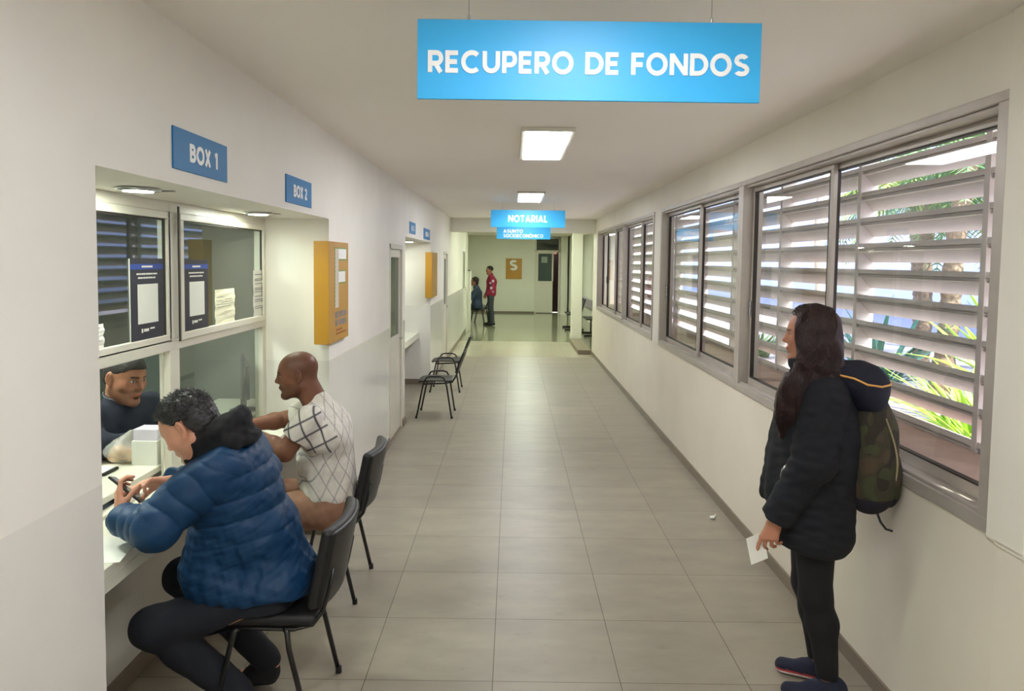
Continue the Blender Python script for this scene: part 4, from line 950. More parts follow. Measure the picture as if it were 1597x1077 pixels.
# ------------------------------------------------------------ man in the white patterned T-shirt
def man_b():
    T0 = thing('person', 'seated shaven-headed man in a white shirt with a chain-link print, facing the counter', 'person', (-1.0, 4.0, 0))
    hc = V(-1.150, 3.95, 1.248); Hd = Head(hc, (-.97, -.17, -.13), 1.03, nose=1.1)
    lat = V(.05, -1, 0); pel = V(-.985, 4.0, .565); chest = V(-1.00, 3.98, .93); neck = V(-1.055, 3.965, 1.095)
    shl, shr = V(-1.055, 3.80, 1.035), V(-1.10, 4.13, 1.035)
    ell, wrl = V(-1.165, 3.76, .875), V(-1.40, 3.87, .955)
    elr, wrr = V(-1.30, 4.22, .945), V(-1.47, 4.04, .945)
    hl, kl, al_, tl = V(-1.0, 3.90, .53), V(-1.39, 3.88, .50), V(-1.09, 3.94, .14), V(-1.22, 3.93, .035)
    hr, kr, ar, tr = V(-1.0, 4.10, .53), V(-1.42, 4.14, .52), V(-1.30, 4.16, .12), V(-1.45, 4.17, .035)
    SK = L3((124, 80, 58))
    B = Field(); torso(B, pel, chest, neck, hc-Hd.u*.05-Hd.f*.025, lat, (shl, shr), 0, .9)
    B.rc(neck, hc-Hd.u*.03-Hd.f*.03, .062, .060, .03)
    Hd.add(B, 1.03); arm(B, shl, ell, wrl, (.055, .048, .046, .030)); arm(B, shr, elr, wrr, (.055, .046, .044, .030))
    leg(B, hl, kl, al_, tl, (.08, .056, .050, .038)); leg(B, hr, kr, ar, tr, (.08, .056, .050, .038))
    hand(B, wrl+V(-.006, 0, 0), nrm((-.9, .3, .05)), (0, 0, -1), nrm((.3, .9, 0)), ((.15, .3, .2),)*4, 1.0)
    hand(B, wrr+V(-.006, 0, 0), nrm((-.95, -.25, 0)), (0, 0, -1), nrm((.2, -.95, 0)), ((.2, .35, .2),)*4, 1.0)
    sculpt('body', B, *bounds([hc, pel, kl, kr, tl, tr, shr, ell+V(0, -.0, 0), elr, wrl+V(-.12, 0, 0), wrr], .16), .0037, M_skin, T0, lambda p: Hd.color(p, SK, stubble=.55, shaved=.45))
    S = Field()
    S.rc(pel+V(.0, .07, .04), pel+V(.0, -.07, .04), .128, .128, .05); S.rc((pel+chest)/2+V(.0, .05, 0), (pel+chest)/2+V(.0, -.05, 0), .128, .128, .06)
    S.rc(chest+V(0, .085, 0), chest+V(0, -.085, 0), .122, .122, .06); S.rc(pel, chest, .125, .122, .05)
    S.rc(neck*.55+chest*.45, shl, .082, .066, .05); S.rc(neck*.55+chest*.45, shr, .082, .066, .05); S.rc(neck-V(0, 0, .02), neck+V(.012, 0, .02), .07, .062, .03)
    S.rc(chest+V(-.05, 0, -.02), pel+V(-.09, 0, .12), .10, .10, .05)
    def sl(a, b, u, r):
        Q = Field(); e = a*(1-u)+b*u; Q.rc(a, e+(b-a)*.1, r, r*1.02, .02); Q.mod(lambda p: .004*wob(p, 40, 50)); Q.plane(e, b-a); return Q
    S.field(sl(shl, ell, .60, .068), .03); S.field(sl(shr, elr, .66, .068), .03)
    S.mod(lambda p: .010*wob(p*V(1, 1, 1.8), 20, 51)+.005*wob(p*V(1, 1, 2), 50, 52)); S.plane((0, 0, .575), (0, 0, -1), .01)
    S.plane(neck+V(-.01, 0, .045), nrm((-.45, 0, .9)), .008)
    S.rc(neck+V(-.0, 0, -.01), neck+V(-.02, 0, .12), .054, .056, .006, 's')
    def sc(p):
        c = np.tile(L3((222, 216, 206)), (len(p), 1)).astype(f32)
        # chain-link print: warped diamond grid
        a = (p[:, 0]+p[:, 1]*.9)/.095+.22*wob(p, 20, 60); b = p[:, 2]/.125+.2*wob(p, 18, 61)
        d = np.minimum(np.abs(((a+b) % 1)-.5), np.abs(((a-b) % 1)-.5))
        onsl = (p[:, 1] < 3.815) & (p[:, 2] > .86)
        a2 = ((p[:, 0]+p[:, 2]*.35))/.075; b2 = (p[:, 2]-.5*p[:, 0])/.085; d2 = np.minimum(np.abs((a2 % 1)-.5), np.abs((b2 % 1)-.5))
        k1 = np.clip((.055-d)/.045, 0, 1)*(~onsl)*.85; k2 = np.clip((.085-d2)/.05, 0, 1)*onsl
        c = c*(1-k1[:, None])+L3((128, 122, 132))*k1[:, None]; c = c*(1-k2[:, None])+L3((80, 74, 84))*k2[:, None]; return c.astype(f32)
    sculpt('t_shirt', S, *bounds([pel, chest, neck, shl, shr, ell], .2), .0042, M_cloth, T0, sc)
    P = Field(); P.rc(pel+V(0, .075, -.02), pel+V(0, -.075, -.02), .126, .126, .04)
    leg(P, hl, kl, al_, tl, (.108, .088, .07, .07), .04, False); leg(P, hr, kr, ar, tr, (.108, .088, .07, .07), .04, False)
    P.mod(lambda p: .009*wob(p, 24, 70)+.006*wob(p*V(1.5, 1, .6), 60, 71)+.002*wob(p, 130, 72)); P.p.append(('i', .008, seat_cut(-1.035, 4.145), ())); P.p.append(('i', .006, lambda p: (.40-p[:, 2])+.25*np.clip(p[:, 0]+1.36, -1, 0)*0, ()))
    P.p.append(('i', .01, lambda p: p[:, 2]-.66, ()))
    sculpt('shorts', P, *bounds([pel, kl, kr, hr], .17), .0045, M_cloth, T0, lambda p: np.tile(L3((146, 108, 86)), (len(p), 1)))
    K = Field(); bk = V(.02, 0, 0)
    for a, t_ in ((al_, tl), (ar, tr)): K.rc(a+V(.0, 0, -.04), a*.86+(kl if t_ is tl else kr)*.14, .044, .047, .0)
    sculpt('sock', K, *bounds([al_, ar, kl*.2+al_*.8, kr*.2+ar*.8], .07), .005, M_cloth, T0, lambda p: np.tile(L3((74, 80, 100)), (len(p), 1)))
    shoes(T0, [(al_, tl), (ar, tr)], (86, 84, 92), (205, 200, 196), (190, 186, 188))
man_b()
# ------------------------------------------------------------ clerk behind the glass
def clerk():
    T0 = thing('person', 'office clerk with short dark hair and a dark sweater, behind the near service window', 'person', (-2.08, 3.72, 0))
    O_ = V(-.07, .15, 0); hc = V(-1.975, 3.72, 1.232)+O_; Hd = Head(hc, (.94, -.34, -.20), 1.10, tilt=-.06, nose=1.15)
    f = nrm((.9, -.42, 0)); lat = np.cross((0, 0, 1), f).astype(f32); pel = V(-2.17, 3.80, .565)+O_; chest = V(-2.06, 3.76, .93)+O_; neck = V(-2.015, 3.735, 1.09)+O_
    shl, shr = chest+lat*.19+V(.03, 0, .10), chest-lat*.18+V(0, 0, .10)
    ell, wrl = V(-1.86, 4.13, .93), V(-1.80, 3.88, .915); elr, wrr = V(-2.06, 3.62, .93), V(-1.90, 3.80, .915)
    hl, kl, al_, tl = pel+lat*.1+V(0, 0, -.03), pel+lat*.13+f*.38+V(0, 0, -.06), V(-1.97, 3.95, .1), V(-1.83, 3.91, .035)
    hr, kr, ar, tr = pel-lat*.1+V(0, 0, -.03), pel-lat*.12+f*.36+V(0, 0, -.06), V(-2.05, 3.73, .1), V(-1.93, 3.67, .035)
    SK = L3((158, 108, 82)); B = Field(); torso(B, pel, chest, neck, hc-Hd.u*.05-Hd.f*.02, lat, (shl, shr), 0, .95); B.rc(neck, hc-Hd.u*.04-Hd.f*.02, .066, .064, .03)
    Hd.add(B, 1.1); arm(B, shl, ell, wrl); arm(B, shr, elr, wrr); leg(B, hl, kl, al_, tl); leg(B, hr, kr, ar, tr)
    hand(B, wrl, nrm((.1, -1, -.05)), (0, 0, -1), nrm((1, .1, 0))*-1, ((.3, .4, .3),)*4); hand(B, wrr, nrm((.6, .7, -.1)), (0, 0, -1), nrm((-.7, .6, 0)), ((.3, .4, .3),)*4)
    sculpt('body', B, *bounds([hc, pel, kl, kr, tl, tr, ell, elr, wrl], .15), .0037, M_skin, T0, lambda p: Hd.color(p, SK, stubble=.5))
    S = Field(); S.rc(pel-lat*.08, pel+lat*.08, .15, .15, .05); S.rc(pel, chest, .15, .145, .05); S.rc(chest-lat*.09, chest+lat*.09, .135, .135, .06)
    S.rc(neck*.5+chest*.5, shl, .095, .085, .05); S.rc(neck*.5+chest*.5, shr, .095, .085, .05); S.rc(neck-V(0, 0, .03), neck+V(.0, 0, .028), .078, .076, .03)
    for a, b, c in ((shl, ell, wrl), (shr, elr, wrr)): S.rc(a, b, .080, .062, .03); S.rc(b, c*.97+b*.03, .062, .045, .04)
    S.mod(lambda p: .010*wob(p, 22, 80)+.004*wob(p, 60, 81)); S.plane((0, 0, .52), (0, 0, -1), .01); S.plane(neck+V(.0, 0, .055), nrm((.35, -.15, .9)), .006)
    MB().tube([neck+V(.0, 0, .045)+lat*math.cos(a)*.074+f*math.sin(a)*.078+V(0, 0, -.02*math.sin(a)) for a in [i*math.pi/10 for i in range(21)]], .004, 6).build('collar_edge', mat('grey collar rib', (96, 98, 100), rough=.8), T0, smooth=True)
    sculpt('sweater', S, *bounds([pel, chest, neck, shl, shr, ell, elr], .18), .0045, M_cloth, T0, lambda p: np.tile(L3((32, 37, 50)), (len(p), 1)))
    P = Field(); P.rc(pel-lat*.07, pel+lat*.07, .12, .12, .03); leg(P, hl, kl, al_, tl, (.1, .075, .065, .055), .03, False); leg(P, hr, kr, ar, tr, (.1, .075, .065, .055), .03, False); P.p.append(('i', .006, lambda p: .09-p[:, 2], ()))
    sculpt('trousers', P, *bounds([pel, kl, kr, al_, ar], .15), .007, M_cloth, T0, lambda p: np.tile(L3((40, 42, 50)), (len(p), 1)))
    shoes(T0, [(al_, tl), (ar, tr)], (30, 28, 28), (22, 22, 22))
    C = Field(); C.el(Hd.P(0, -.006, .045), (.087, .115, .094), Hd.R, .01); C.el(Hd.P(0, -.055, -.005), (.071, .055, .066), Hd.R, .03); C.mod(lambda p: .002*wob(p, 200, 31))
    def cut(p):
        q = Hd.loc(p); l, f_, u = q[:, 0], q[:, 1], q[:, 2]
        g = np.interp(f_, [-.03, -.022, .030, .070], [-.045, .026, .030, .066]).astype(f32)-.15*np.clip(np.abs(l)-.02, 0, .1)*(f_ > .05)
        return np.maximum(g-u, -.045-u)
    C.p.append(('i', .006, cut, ()))
    sculpt('hair', C, *bounds([hc], .15), .0032, hair_mat('dark greying hair', (46, 40, 38), .6, (90, 90, 90)), T0)
clerk()
# ------------------------------------------------------------ woman with the backpack
def woman():
    T0 = thing('person', 'standing woman with long wavy brown hair in a long dark padded coat', 'person', (1.33, 3.15, 0))
    f = nrm((-.93, .36, 0)); lat = np.cross((0, 0, 1), f).astype(f32); ax = V(1.335, 3.13, 0)
    def Q(fo, la, z): return ax+f*fo+lat*la+V(0, 0, z)
    hc = Q(.055, -.01, 1.572); Hd = Head(hc, (-.93, .34, -.05), .96, nose=1.05)
    pel = Q(0, 0, .92); chest = Q(.0, 0, 1.24); neck = Q(.005, 0, 1.40)
    shl, shr = Q(-.005, .165, 1.345), Q(-.01, -.165, 1.345)
    ell, wrl = Q(.035, .225, 1.08), Q(.165, .215, .83); elr, wrr = Q(.02, -.21, 1.08), Q(.15, -.19, .86)
    hl, kl, al_, tl = Q(0.02, .075, .86), Q(.0, .065, .47), V(1.375, 3.06, .085), V(1.222, 3.095, .03)
    hr, kr, ar, tr = Q(0.02, -.075, .86), Q(.03, -.055, .47), V(1.405, 3.22, .085), V(1.268, 3.295, .03)
    SK = L3((190, 132, 104)); B = Field(); torso(B, pel, chest, neck, hc-Hd.u*.05-Hd.f*.02, lat, (shl, shr), 0, .88)
    Hd.add(B, .92); arm(B, shl, ell, wrl, (.042, .036, .034, .023)); arm(B, shr, elr, wrr, (.042, .036, .034, .023))
    leg(B, hl, kl, al_, tl, (.08, .052, .05, .034)); leg(B, hr, kr, ar, tr, (.08, .052, .05, .034))
    hd = nrm(V(-.12, 0, -1)+f*.18); hand(B, wrl+hd*.01, hd, -lat*.75-f*.45, nrm(f), ((.15, .3, .2), (.3, .5, .3), (.45, .6, .3), (.6, .7, .4)), .93, ((.8, .3, .5), (.25, .3, .2)), .14)
    hand(B, wrr, nrm((0, 0, -1)+f*.1), lat, nrm(f), ((.3, .5, .3),)*4, .93)
    sculpt('body', B, *bounds([hc, pel, al_, ar, tl, tr, ell, elr, wrl+V(0, 0, -.15)], .14), .0036, M_skin, T0, lambda p: Hd.color(p, SK, lips=L3((176, 92, 84)), browc=(50, 34, 28)))
    J = Field(); R = np.stack([f, lat, V(0, 0, 1)])
    J.el(Q(.01, 0, 1.20), (.155, .215, .25), R, .05); J.rc(Q(.03, .06, 1.2), Q(.05, .07, .76), .125, .135, .06); J.rc(Q(.03, -.06, 1.2), Q(.05, -.07, .76), .125, .135, .06)
    J.rc(Q(-.02, .07, 1.15), Q(-.025, .08, .76), .12, .12, .06); J.rc(Q(-.02, -.07, 1.15), Q(-.025, -.08, .76), .12, .12, .06)
    J.rc(neck*.6+chest*.4, shl, .10, .080, .05); J.rc(neck*.6+chest*.4, shr, .10, .080, .05)
    # open front panel swinging forward
    J.rc(Q(.16, -.03, 1.28), Q(.205, -.03, .88), .03, .03, .03); J.rc(Q(.12, .02, 1.2), Q(.16, .02, .88), .06, .06, .04); J.rc(Q(.205, -.03, .92), Q(.225, -.03, .86), .03, .022, .02)
    for a, b, c in ((shl, ell, wrl), (shr, elr, wrr)):
        S = Field(); S.chain([a, b, c*.97+b*.03], [.083, .080, .062], .03); bc = c-b; S.mod(lambda p: .006*wob(p, 30, 91)+.003*wob(p*V(1, 1, 2), 80, 92)); S.plane(c, bc, .006); J.field(S, .025)
    J.mod(lambda p: .009*wob(p, 16, 90)+.0035*wob(p*V(1, 1, 2.2), 55, 93)-.004*np.abs(np.sin(p[:, 2]/.11*math.pi))**.5)
    J.p.append(('i', .012, lambda p: (.665+.20*np.clip(((p-ax)@f), -.05, .3)*1.0+.0-p[:, 2]), ())); J.p.append(('i', .01, lambda p: p[:, 2]-1.43-.0*p[:, 0], ()))
    sculpt('coat', J, *bounds([pel, chest, neck, ell, elr, wrl, wrr, Q(.25, 0, .8)], .2), .0048, M_cloth, T0, lambda p: np.tile(L3((12, 15, 23)), (len(p), 1)))
    # stand collar
    K = Field(); K.rc(Q(.03, .0, 1.40), Q(.035, .0, 1.455), .080, .078, .01); K.el(Q(.095, 0, 1.455), (.05, .06, .045), R, .02); K.rc(Q(.03, 0, 1.36), Q(.04, 0, 1.56), .062, .070, .004, 's'); K.plane(Q(.03, 0, 1.485), nrm(f*.1+V(0, 0, 1)), .006)
    sculpt('collar', K, *bounds([Q(.03, 0, 1.44)], .16), .004, M_cloth, T0, lambda p: np.tile(L3((20, 22, 28)), (len(p), 1)))
    # hood lying on the back
    H_ = Field(); H_.el(Q(-.155, .01, 1.39), (.09, .14, .070), R, .04); H_.el(Q(-.180, .01, 1.335), (.07, .12, .08), R, .05); H_.el(Q(-.08, .0, 1.42), (.10, .135, .05), R, .05); H_.mod(lambda p: .008*wob(p, 30, 95)+.004*wob(p, 70, 96))
    ho = sculpt('hood', H_, *bounds([Q(-.17, 0, 1.37)], .3), .0045, M_cloth, T0, lambda p: np.tile(L3((22, 25, 42)), (len(p), 1)))
    pp = [(.03, .125, 1.418), (-.04, .140, 1.432), (-.11, .150, 1.420), (-.16, .148, 1.398), (-.215, .125, 1.390), (-.25, .07, 1.392), (-.26, 0, 1.392)]
    MB().tube([Q(*a) for a in pp], .0042, 8).build('hood_piping', mat('yellow piping', (226, 170, 84), rough=.5), T0, smooth=True)
    # leggings
    P = Field(); P.rc(Q(0, .06, .86), Q(0, -.06, .86), .11, .11, .03); leg(P, hl, kl, al_, tl, (.098, .066, .062, .043), .03, False); leg(P, hr, kr, ar, tr, (.098, .066, .062, .043), .03, False)
    P.mod(lambda p: .003*wob(p, 35, 97)); P.p.append(('i', .004, lambda p: .115-p[:, 2], ()))
    sculpt('leggings', P, *bounds([pel, kl, kr, al_, ar], .13), .0045, M_cloth, T0, lambda p: np.tile(L3((14, 14, 19)), (len(p), 1)))
    shoes(T0, [(al_, tl), (ar, tr)], (30, 34, 54), (215, 205, 200), (196, 74, 74), 'sneaker')
    # zip pocket
    MB().tube([Q(.13, .205, 1.055), Q(.15, .215, 1.03)], .006, 8).tube([Q(.15, .215, 1.03), Q(.155, .216, 1.0)], .003, 6).build('zip_pull', M_chrome, T0, smooth=True)
    # hair: volume then wavy strands
    C = Field(); C.el(Hd.P(0, -.014, .045), (.090, .112, .086), Hd.R, .01); C.rc(Hd.P(.068, .045, .03), Hd.P(.075, .045, -.10), .026, .032, .03); C.rc(Hd.P(-.068, .045, .03), Hd.P(-.075, .045, -.10), .026, .032, .03); C.el(Hd.P(0, -.055, -.04), (.088, .075, .11), Hd.R, .05)
    C.rc(Hd.P(.07, .0, -.02), Hd.P(.085, .02, -.13), .035, .045, .04); C.rc(Hd.P(-.07, .0, -.02), Hd.P(-.085, .01, -.13), .035, .045, .04)
    C.rc(Hd.P(.05, -.06, -.06), Hd.P(.07, -.075, -.15), .06, .055, .05); C.rc(Hd.P(-.04, -.06, -.06), Hd.P(-.05, -.07, -.14), .06, .05, .05)
    C.chain([Hd.P(.085, .005, -.12), Q(.085, .135, 1.38), Q(.135, .135, 1.28), Q(.150, .13, 1.16)], [.062, .066, .052, .018], .05)
    C.rc(Hd.P(.085, -.05, -.12), Q(.0, .15, 1.40), .055, .045, .05)
    def cut(p):
        q = Hd.loc(p); l, f_, u = q[:, 0], q[:, 1], q[:, 2]; al = np.abs(l)
        return np.where((f_ > .0) & (u > -.13), np.minimum(f_-.040-.75*np.clip(al-.035, 0, .04), .098-u), -.05)
    C.p.append(('i', .006, cut, ())); C.mod(lambda p: .006*np.sin((p@f+.012*np.sin(p[:, 2]*55))/.011)*np.clip((1.60-p[:, 2])/.12, .15, 1)+.007*wob(p*V(1, 1, .6), 48, 99)+.004*wob(p, 80, 98))
    hm = hair_mat('dark brown wavy hair', (52, 34, 31), .42, (55, 55, 9))
    sculpt('hair', C, *bounds([hc, Q(.16, .12, 1.2)], .16), .0036, hm, T0)
    rs = np.random.RandomState(8); mb = MB(); allp = []
    for k in range(1500):
        side = rs.uniform(-1, 1); a = rs.uniform(-2.9, .15)       # start near the parting, comb down over the volume
        st = Hd.P(side*.02, .06-.15*rs.uniform(0, 1), .118-.02*rs.uniform(0, 1)); sgn = 1 if rs.uniform() < .68 else -1
        fb = rs.uniform(-.11, .062); pts = []
        tgt = [Hd.P(sgn*.0935, fb*.9, .045), Hd.P(sgn*(.108+.006*rs.uniform()), fb*.95, -.04), Hd.P(sgn*(.128+.015*rs.uniform()), fb*.95, -.13)]
        if sgn > 0 and fb > -.06: tgt += [Q(.09+fb*1.1, .205+.010*rs.normal(), 1.38), Q(.14+fb*.9, .196+.010*rs.normal(), 1.27), Q(.155+fb*.7, .17, 1.27-rs.uniform(.02, .14))]
        elif sgn > 0: tgt += [Q(-.0+fb*.7, .185, 1.44-rs.uniform(0, .05))]
        P0 = [st]+tgt; ph = rs.uniform(0, 6.28); N_ = 5
        for i in range(len(P0)-1):
            for j in range(N_):
                t = j/N_; p0 = P0[max(i-1, 0)]; p1 = P0[i]; p2 = P0[i+1]; p3 = P0[min(i+2, len(P0)-1)]
                q = .5*((2*p1)+(-p0+p2)*t+(2*p0-5*p1+4*p2-p3)*t*t+(-p0+3*p1-3*p2+p3)*t**3); s_ = (i+t)
                pts.append(q+(Hd.f*math.sin(ph*.35+s_*4.4)*.017+Hd.l*math.cos(ph+s_*3.7)*.006)*min(1, s_/1.5))
        allp.append(pts)
    AP = np.array([p for q in allp for p in q], f32); off = np.repeat(rs.uniform(.0005, .006, len(allp)), [len(q) for q in allp]).astype(f32)
    for it in range(2):
        d0 = C(AP); g = np.stack([C(AP+e)-d0 for e in np.eye(3, dtype=f32)*.002], 1); g /= np.linalg.norm(g, axis=1, keepdims=True)+1e-9
        AP = AP+g*np.clip(off-d0, -.03, .06)[:, None]
    k = 0
    for q in allp:
        P_ = AP[k:k+len(q)]; k += len(q); mb.tube(P_, [.0014*(1-.6*i/len(P_)) for i in range(len(P_))], 3, cap=False)
    mb.build('hair_strand', hm, T0, smooth=True)
    # paper in the hand
    pr = thing('folded_paper', 'white paper held down in the standing woman’s hand', 'paper', tuple(map(float, wrl+hd*.13)))
    MB().obox(wrl+hd*.15+f*.03-lat*.018, f*.8+hd*.6, nrm(hd-f*.5), lat, (.034, .055, .0012)).build('sheet', M_paper, pr)
    # backpack
    G = thing('backpack', 'olive camouflage backpack worn by the standing woman', 'backpack', tuple(map(float, Q(-.25, 0, 1.08))))
    K = Field(); K.el(Q(-.20, .0, 1.11), (.095, .135, .25), R, .03); K.el(Q(-.205, 0, .98), (.10, .14, .14), R, .05); K.bx(Q(-.175, 0, 1.07), (.05, .12, .20), .05, R, .05); K.mod(lambda p: .009*wob(p, 22, 111)+.004*wob(p, 55, 112))
    def cc(p):
        c = np.tile(L3((58, 55, 38)), (len(p), 1)).astype(f32); n1 = wob(p, 58, 113); n2 = wob(p, 75, 114); c[n1 > .16] = L3((72, 60, 44)); c[n2 > .2] = L3((44, 41, 30)); c[(n1 < -.28)] = L3((62, 64, 40))
        low = p[:, 2] < .925; c[low] = L3((26, 22, 34)); return c
    sculpt('bag', K, *bounds([Q(-.24, 0, 1.08)], .34), .0045, M_cloth, G, cc)
    F_ = Field(); F_.el(Q(-.27, 0, 1.0), (.045, .10, .13), R, .02); F_.mod(lambda p: .004*wob(p, 40, 115))
    sculpt('front_pocket', F_, *bounds([Q(-.31, 0, 1.0)], .2), .0045, M_cloth, G, cc)
    MB().tube([Q(-.235-.05*math.sin(t), .115-.01*t, 1.26-.13*t) for t in [i*.2 for i in range(14)]], .0035, 6).build('zipper', mat('pale zipper tape', (150, 136, 100), rough=.5), G, smooth=True)
    for s_ in (-1, 1): MB().tube([Q(-.14, s_*.10, 1.32), Q(-.07, s_*.13, 1.425), Q(.03, s_*.135, 1.42), Q(.10, s_*.14, 1.33), Q(.10, s_*.165, 1.18), Q(.0, s_*.2, 1.0), Q(-.12, s_*.15, .93)], .016, 8, flat=.4).build('strap', M_black, G, smooth=True)
    MB().tube([Q(-.21, .06, .90), Q(-.225, .075, .85), Q(-.235, .08, .825), Q(-.255, .085, .80), Q(-.28, .085, .795)], .005, 6).build('dangling_strap', M_black, G, smooth=True)
woman()
# ------------------------------------------------------------ the two people at the far end
def far_people():
    T0 = thing('person', 'distant man standing in a crimson patterned jacket and grey trousers', 'person', (-.62, 21.4, 0))
    f = V(-1, 0, 0); x, y = -.62, 21.4; hc = V(x-.04, y, 1.60); Hd = Head(hc, (-.97, -.2, -.12), 1.0); lat = V(0, -1, 0)
    pel, chest, neck = V(x, y, .93), V(x+.02, y, 1.27), V(x, y, 1.45); shl, shr = V(x+.02, y-.18, 1.38), V(x+.02, y+.18, 1.38)
    A = [(shl, V(x+.06, y-.25, 1.10), V(x-.10, y-.22, .92)), (shr, V(x+.06, y+.25, 1.10), V(x-.12, y+.20, .93))]
    Ls = [(V(x, y-.09, .9), V(x+.01, y-.10, .5), V(x+.06, y-.10, .09), V(x-.10, y-.11, .03)), (V(x, y+.09, .9), V(x-.02, y+.10, .5), V(x-.02, y+.11, .09), V(x-.19, y+.12, .03))]
    B = Field(); torso(B, pel, chest, neck, hc-V(0, 0, .05), lat, (shl, shr), 0, .9); Hd.add(B)
    for a in A: arm(B, *a); hand(B, a[2], (-.5, 0, -.8), (0, 1, 0) if a[0][1] < y else (0, -1, 0), (-.8, 0, .5), ((.3, .4, .3),)*4)
    for l in Ls: leg(B, *l)
    sculpt('body', B, *bounds([hc, pel, V(x, y-.3, 1), V(x-.2, y+.3, .02)], .15), .008, M_skin, T0, lambda p: Hd.color(p, L3((170, 112, 88))))
    J = Field(); J.rc(pel+V(0, .07, .02), pel+V(0, -.07, .02), .145, .145, .05); J.rc(chest+V(0, .08, 0), chest+V(0, -.08, 0), .14, .14, .05); J.rc(pel, chest, .15, .145, .05); J.rc(chest*.4+neck*.6, shl, .09, .08, .04); J.rc(chest*.4+neck*.6, shr, .09, .08, .04); J.rc(neck, neck+V(0, 0, .03), .07, .065, .02)
    for a, b, c in A: J.rc(a, b, .078, .068, .03); J.rc(b, c, .068, .05, .03)
    J.mod(lambda p: .008*wob(p, 25, 120)); J.plane((0, 0, .85), (0, 0, -1), .01)
    def jc(p):
        c = np.tile(L3((150, 34, 66)), (len(p), 1)).astype(f32); s_ = (p[:, 1] < y-.16)
        for zz, rr_, col in ((1.30, .035, (190, 180, 190)), (1.19, .035, (40, 60, 90)), (1.10, .04, (200, 190, 200)), (.99, .035, (190, 150, 170)), (1.24, .03, (210, 205, 210))):
            c[s_ & (np.hypot(p[:, 0]-x-.02-.05*math.sin(zz*40), p[:, 2]-zz) < rr_)] = L3(col)
        return c
    sculpt('jacket', J, *bounds([pel, chest, neck, V(x, y-.3, 1.1), V(x, y+.3, 1.1)], .2), .008, M_cloth, T0, jc)
    P = Field(); P.rc(pel+V(0, .06, 0), pel+V(0, -.06, 0), .125, .125, .03)
    for l in Ls: leg(P, *l, (.105, .075, .07, .065), .03, False)
    P.plane((0, 0, .07), (0, 0, -1), .01); P.p[-1] = ('i', .005, lambda p: .07-p[:, 2], ()); P.mod(lambda p: .006*wob(p, 30, 121))
    sculpt('trousers', P, *bounds([pel, V(x+.1, y-.2, .1), V(x-.1, y+.2, .1)], .15), .008, M_cloth, T0, lambda p: np.tile(L3((66, 72, 76)), (len(p), 1)))
    shoes(T0, [(l[2], l[3]) for l in Ls], (28, 26, 26), (20, 20, 20))
    C = Field(); C.el(Hd.P(0, -.015, .045), (.08, .102, .088), Hd.R, .01); C.p.append(('i', .006, lambda p: np.minimum(Hd.loc(p)[:, 1]-.045, .08-Hd.loc(p)[:, 2]), ())); C.p.append(('i', .006, lambda p: -.03-Hd.loc(p)[:, 2], ()))
    sculpt('hair', C, *bounds([hc], .15), .006, mat('short black hair', (24, 22, 22), rough=.6), T0)
    # seated
    x, y = -1.02, 21.5
    T0 = thing('person', 'distant seated person in a slate-blue top with a raised hand, facing the far counter', 'person', (x, y, 0))
    hc = V(x-.08, y, 1.27); Hd = Head(hc, (-1, -.05, -.05), 1.0); pel, chest, neck = V(x, y, .56), V(x+.0, y, .93), V(x-.03, y, 1.10); shl, shr = V(x, y-.18, 1.04), V(x, y+.18, 1.04)
    A = [(shl, V(x-.16, y-.22, .80), V(x-.30, y-.16, .98)), (shr, V(x-.2, y+.2, .84), V(x-.32, y+.1, 1.08))]
    Ls = [(V(x, y-.09, .53), V(x-.42, y-.1, .50), V(x-.40, y-.1, .09), V(x-.56, y-.11, .03)), (V(x, y+.09, .53), V(x-.42, y+.1, .50), V(x-.30, y+.1, .09), V(x-.46, y+.11, .03))]
    B = Field(); torso(B, pel, chest, neck, hc-V(0, 0, .05), V(0, -1, 0), (shl, shr), 0, .9); Hd.add(B)
    for a in A: arm(B, *a); hand(B, a[2], (-.2, 0, 1), (1, 0, 0), (0, 1, 0) if a[0][1] < y else (0, -1, 0), ((.3, .4, .3),)*4)
    for l in Ls: leg(B, *l)
    sculpt('body', B, *bounds([hc, pel, V(x-.5, y-.3, .5), V(x-.5, y+.3, .02)], .15), .008, M_skin, T0, lambda p: Hd.color(p, L3((150, 104, 84))))
    J = Field(); J.rc(pel+V(0, .08, .02), pel+V(0, -.08, .02), .15, .15, .05); J.rc(chest+V(0, .08, 0), chest+V(0, -.08, 0), .135, .135, .05); J.rc(pel, chest, .15, .14, .05); J.rc(neck, shl, .08, .08, .04); J.rc(neck, shr, .08, .08, .04)
    for a, b, c in A: J.rc(a, b, .075, .065, .03); J.rc(b, c*.9+b*.1, .065, .045, .03)
    J.mod(lambda p: .008*wob(p, 25, 122)); J.plane((0, 0, .48), (0, 0, -1), .01)
    sculpt('top', J, *bounds([pel, chest, neck, V(x-.3, y-.3, 1), V(x, y+.3, 1)], .2), .008, M_cloth, T0, lambda p: np.tile(L3((58, 72, 92)), (len(p), 1)))
    P = Field(); P.rc(pel+V(0, .07, -.02), pel+V(0, -.07, -.02), .125, .125, .03)
    for l in Ls: leg(P, *l, (.105, .08, .07, .06), .03, False)
    P.p.append(('i', .005, lambda p: .09-p[:, 2], ()))
    sculpt('trousers', P, *bounds([pel, V(x-.5, y-.2, .1), V(x-.4, y+.2, .5)], .15), .008, M_cloth, T0, lambda p: np.tile(L3((34, 38, 56)), (len(p), 1)))
    shoes(T0, [(l[2], l[3]) for l in Ls], (190, 188, 185), (210, 208, 204))
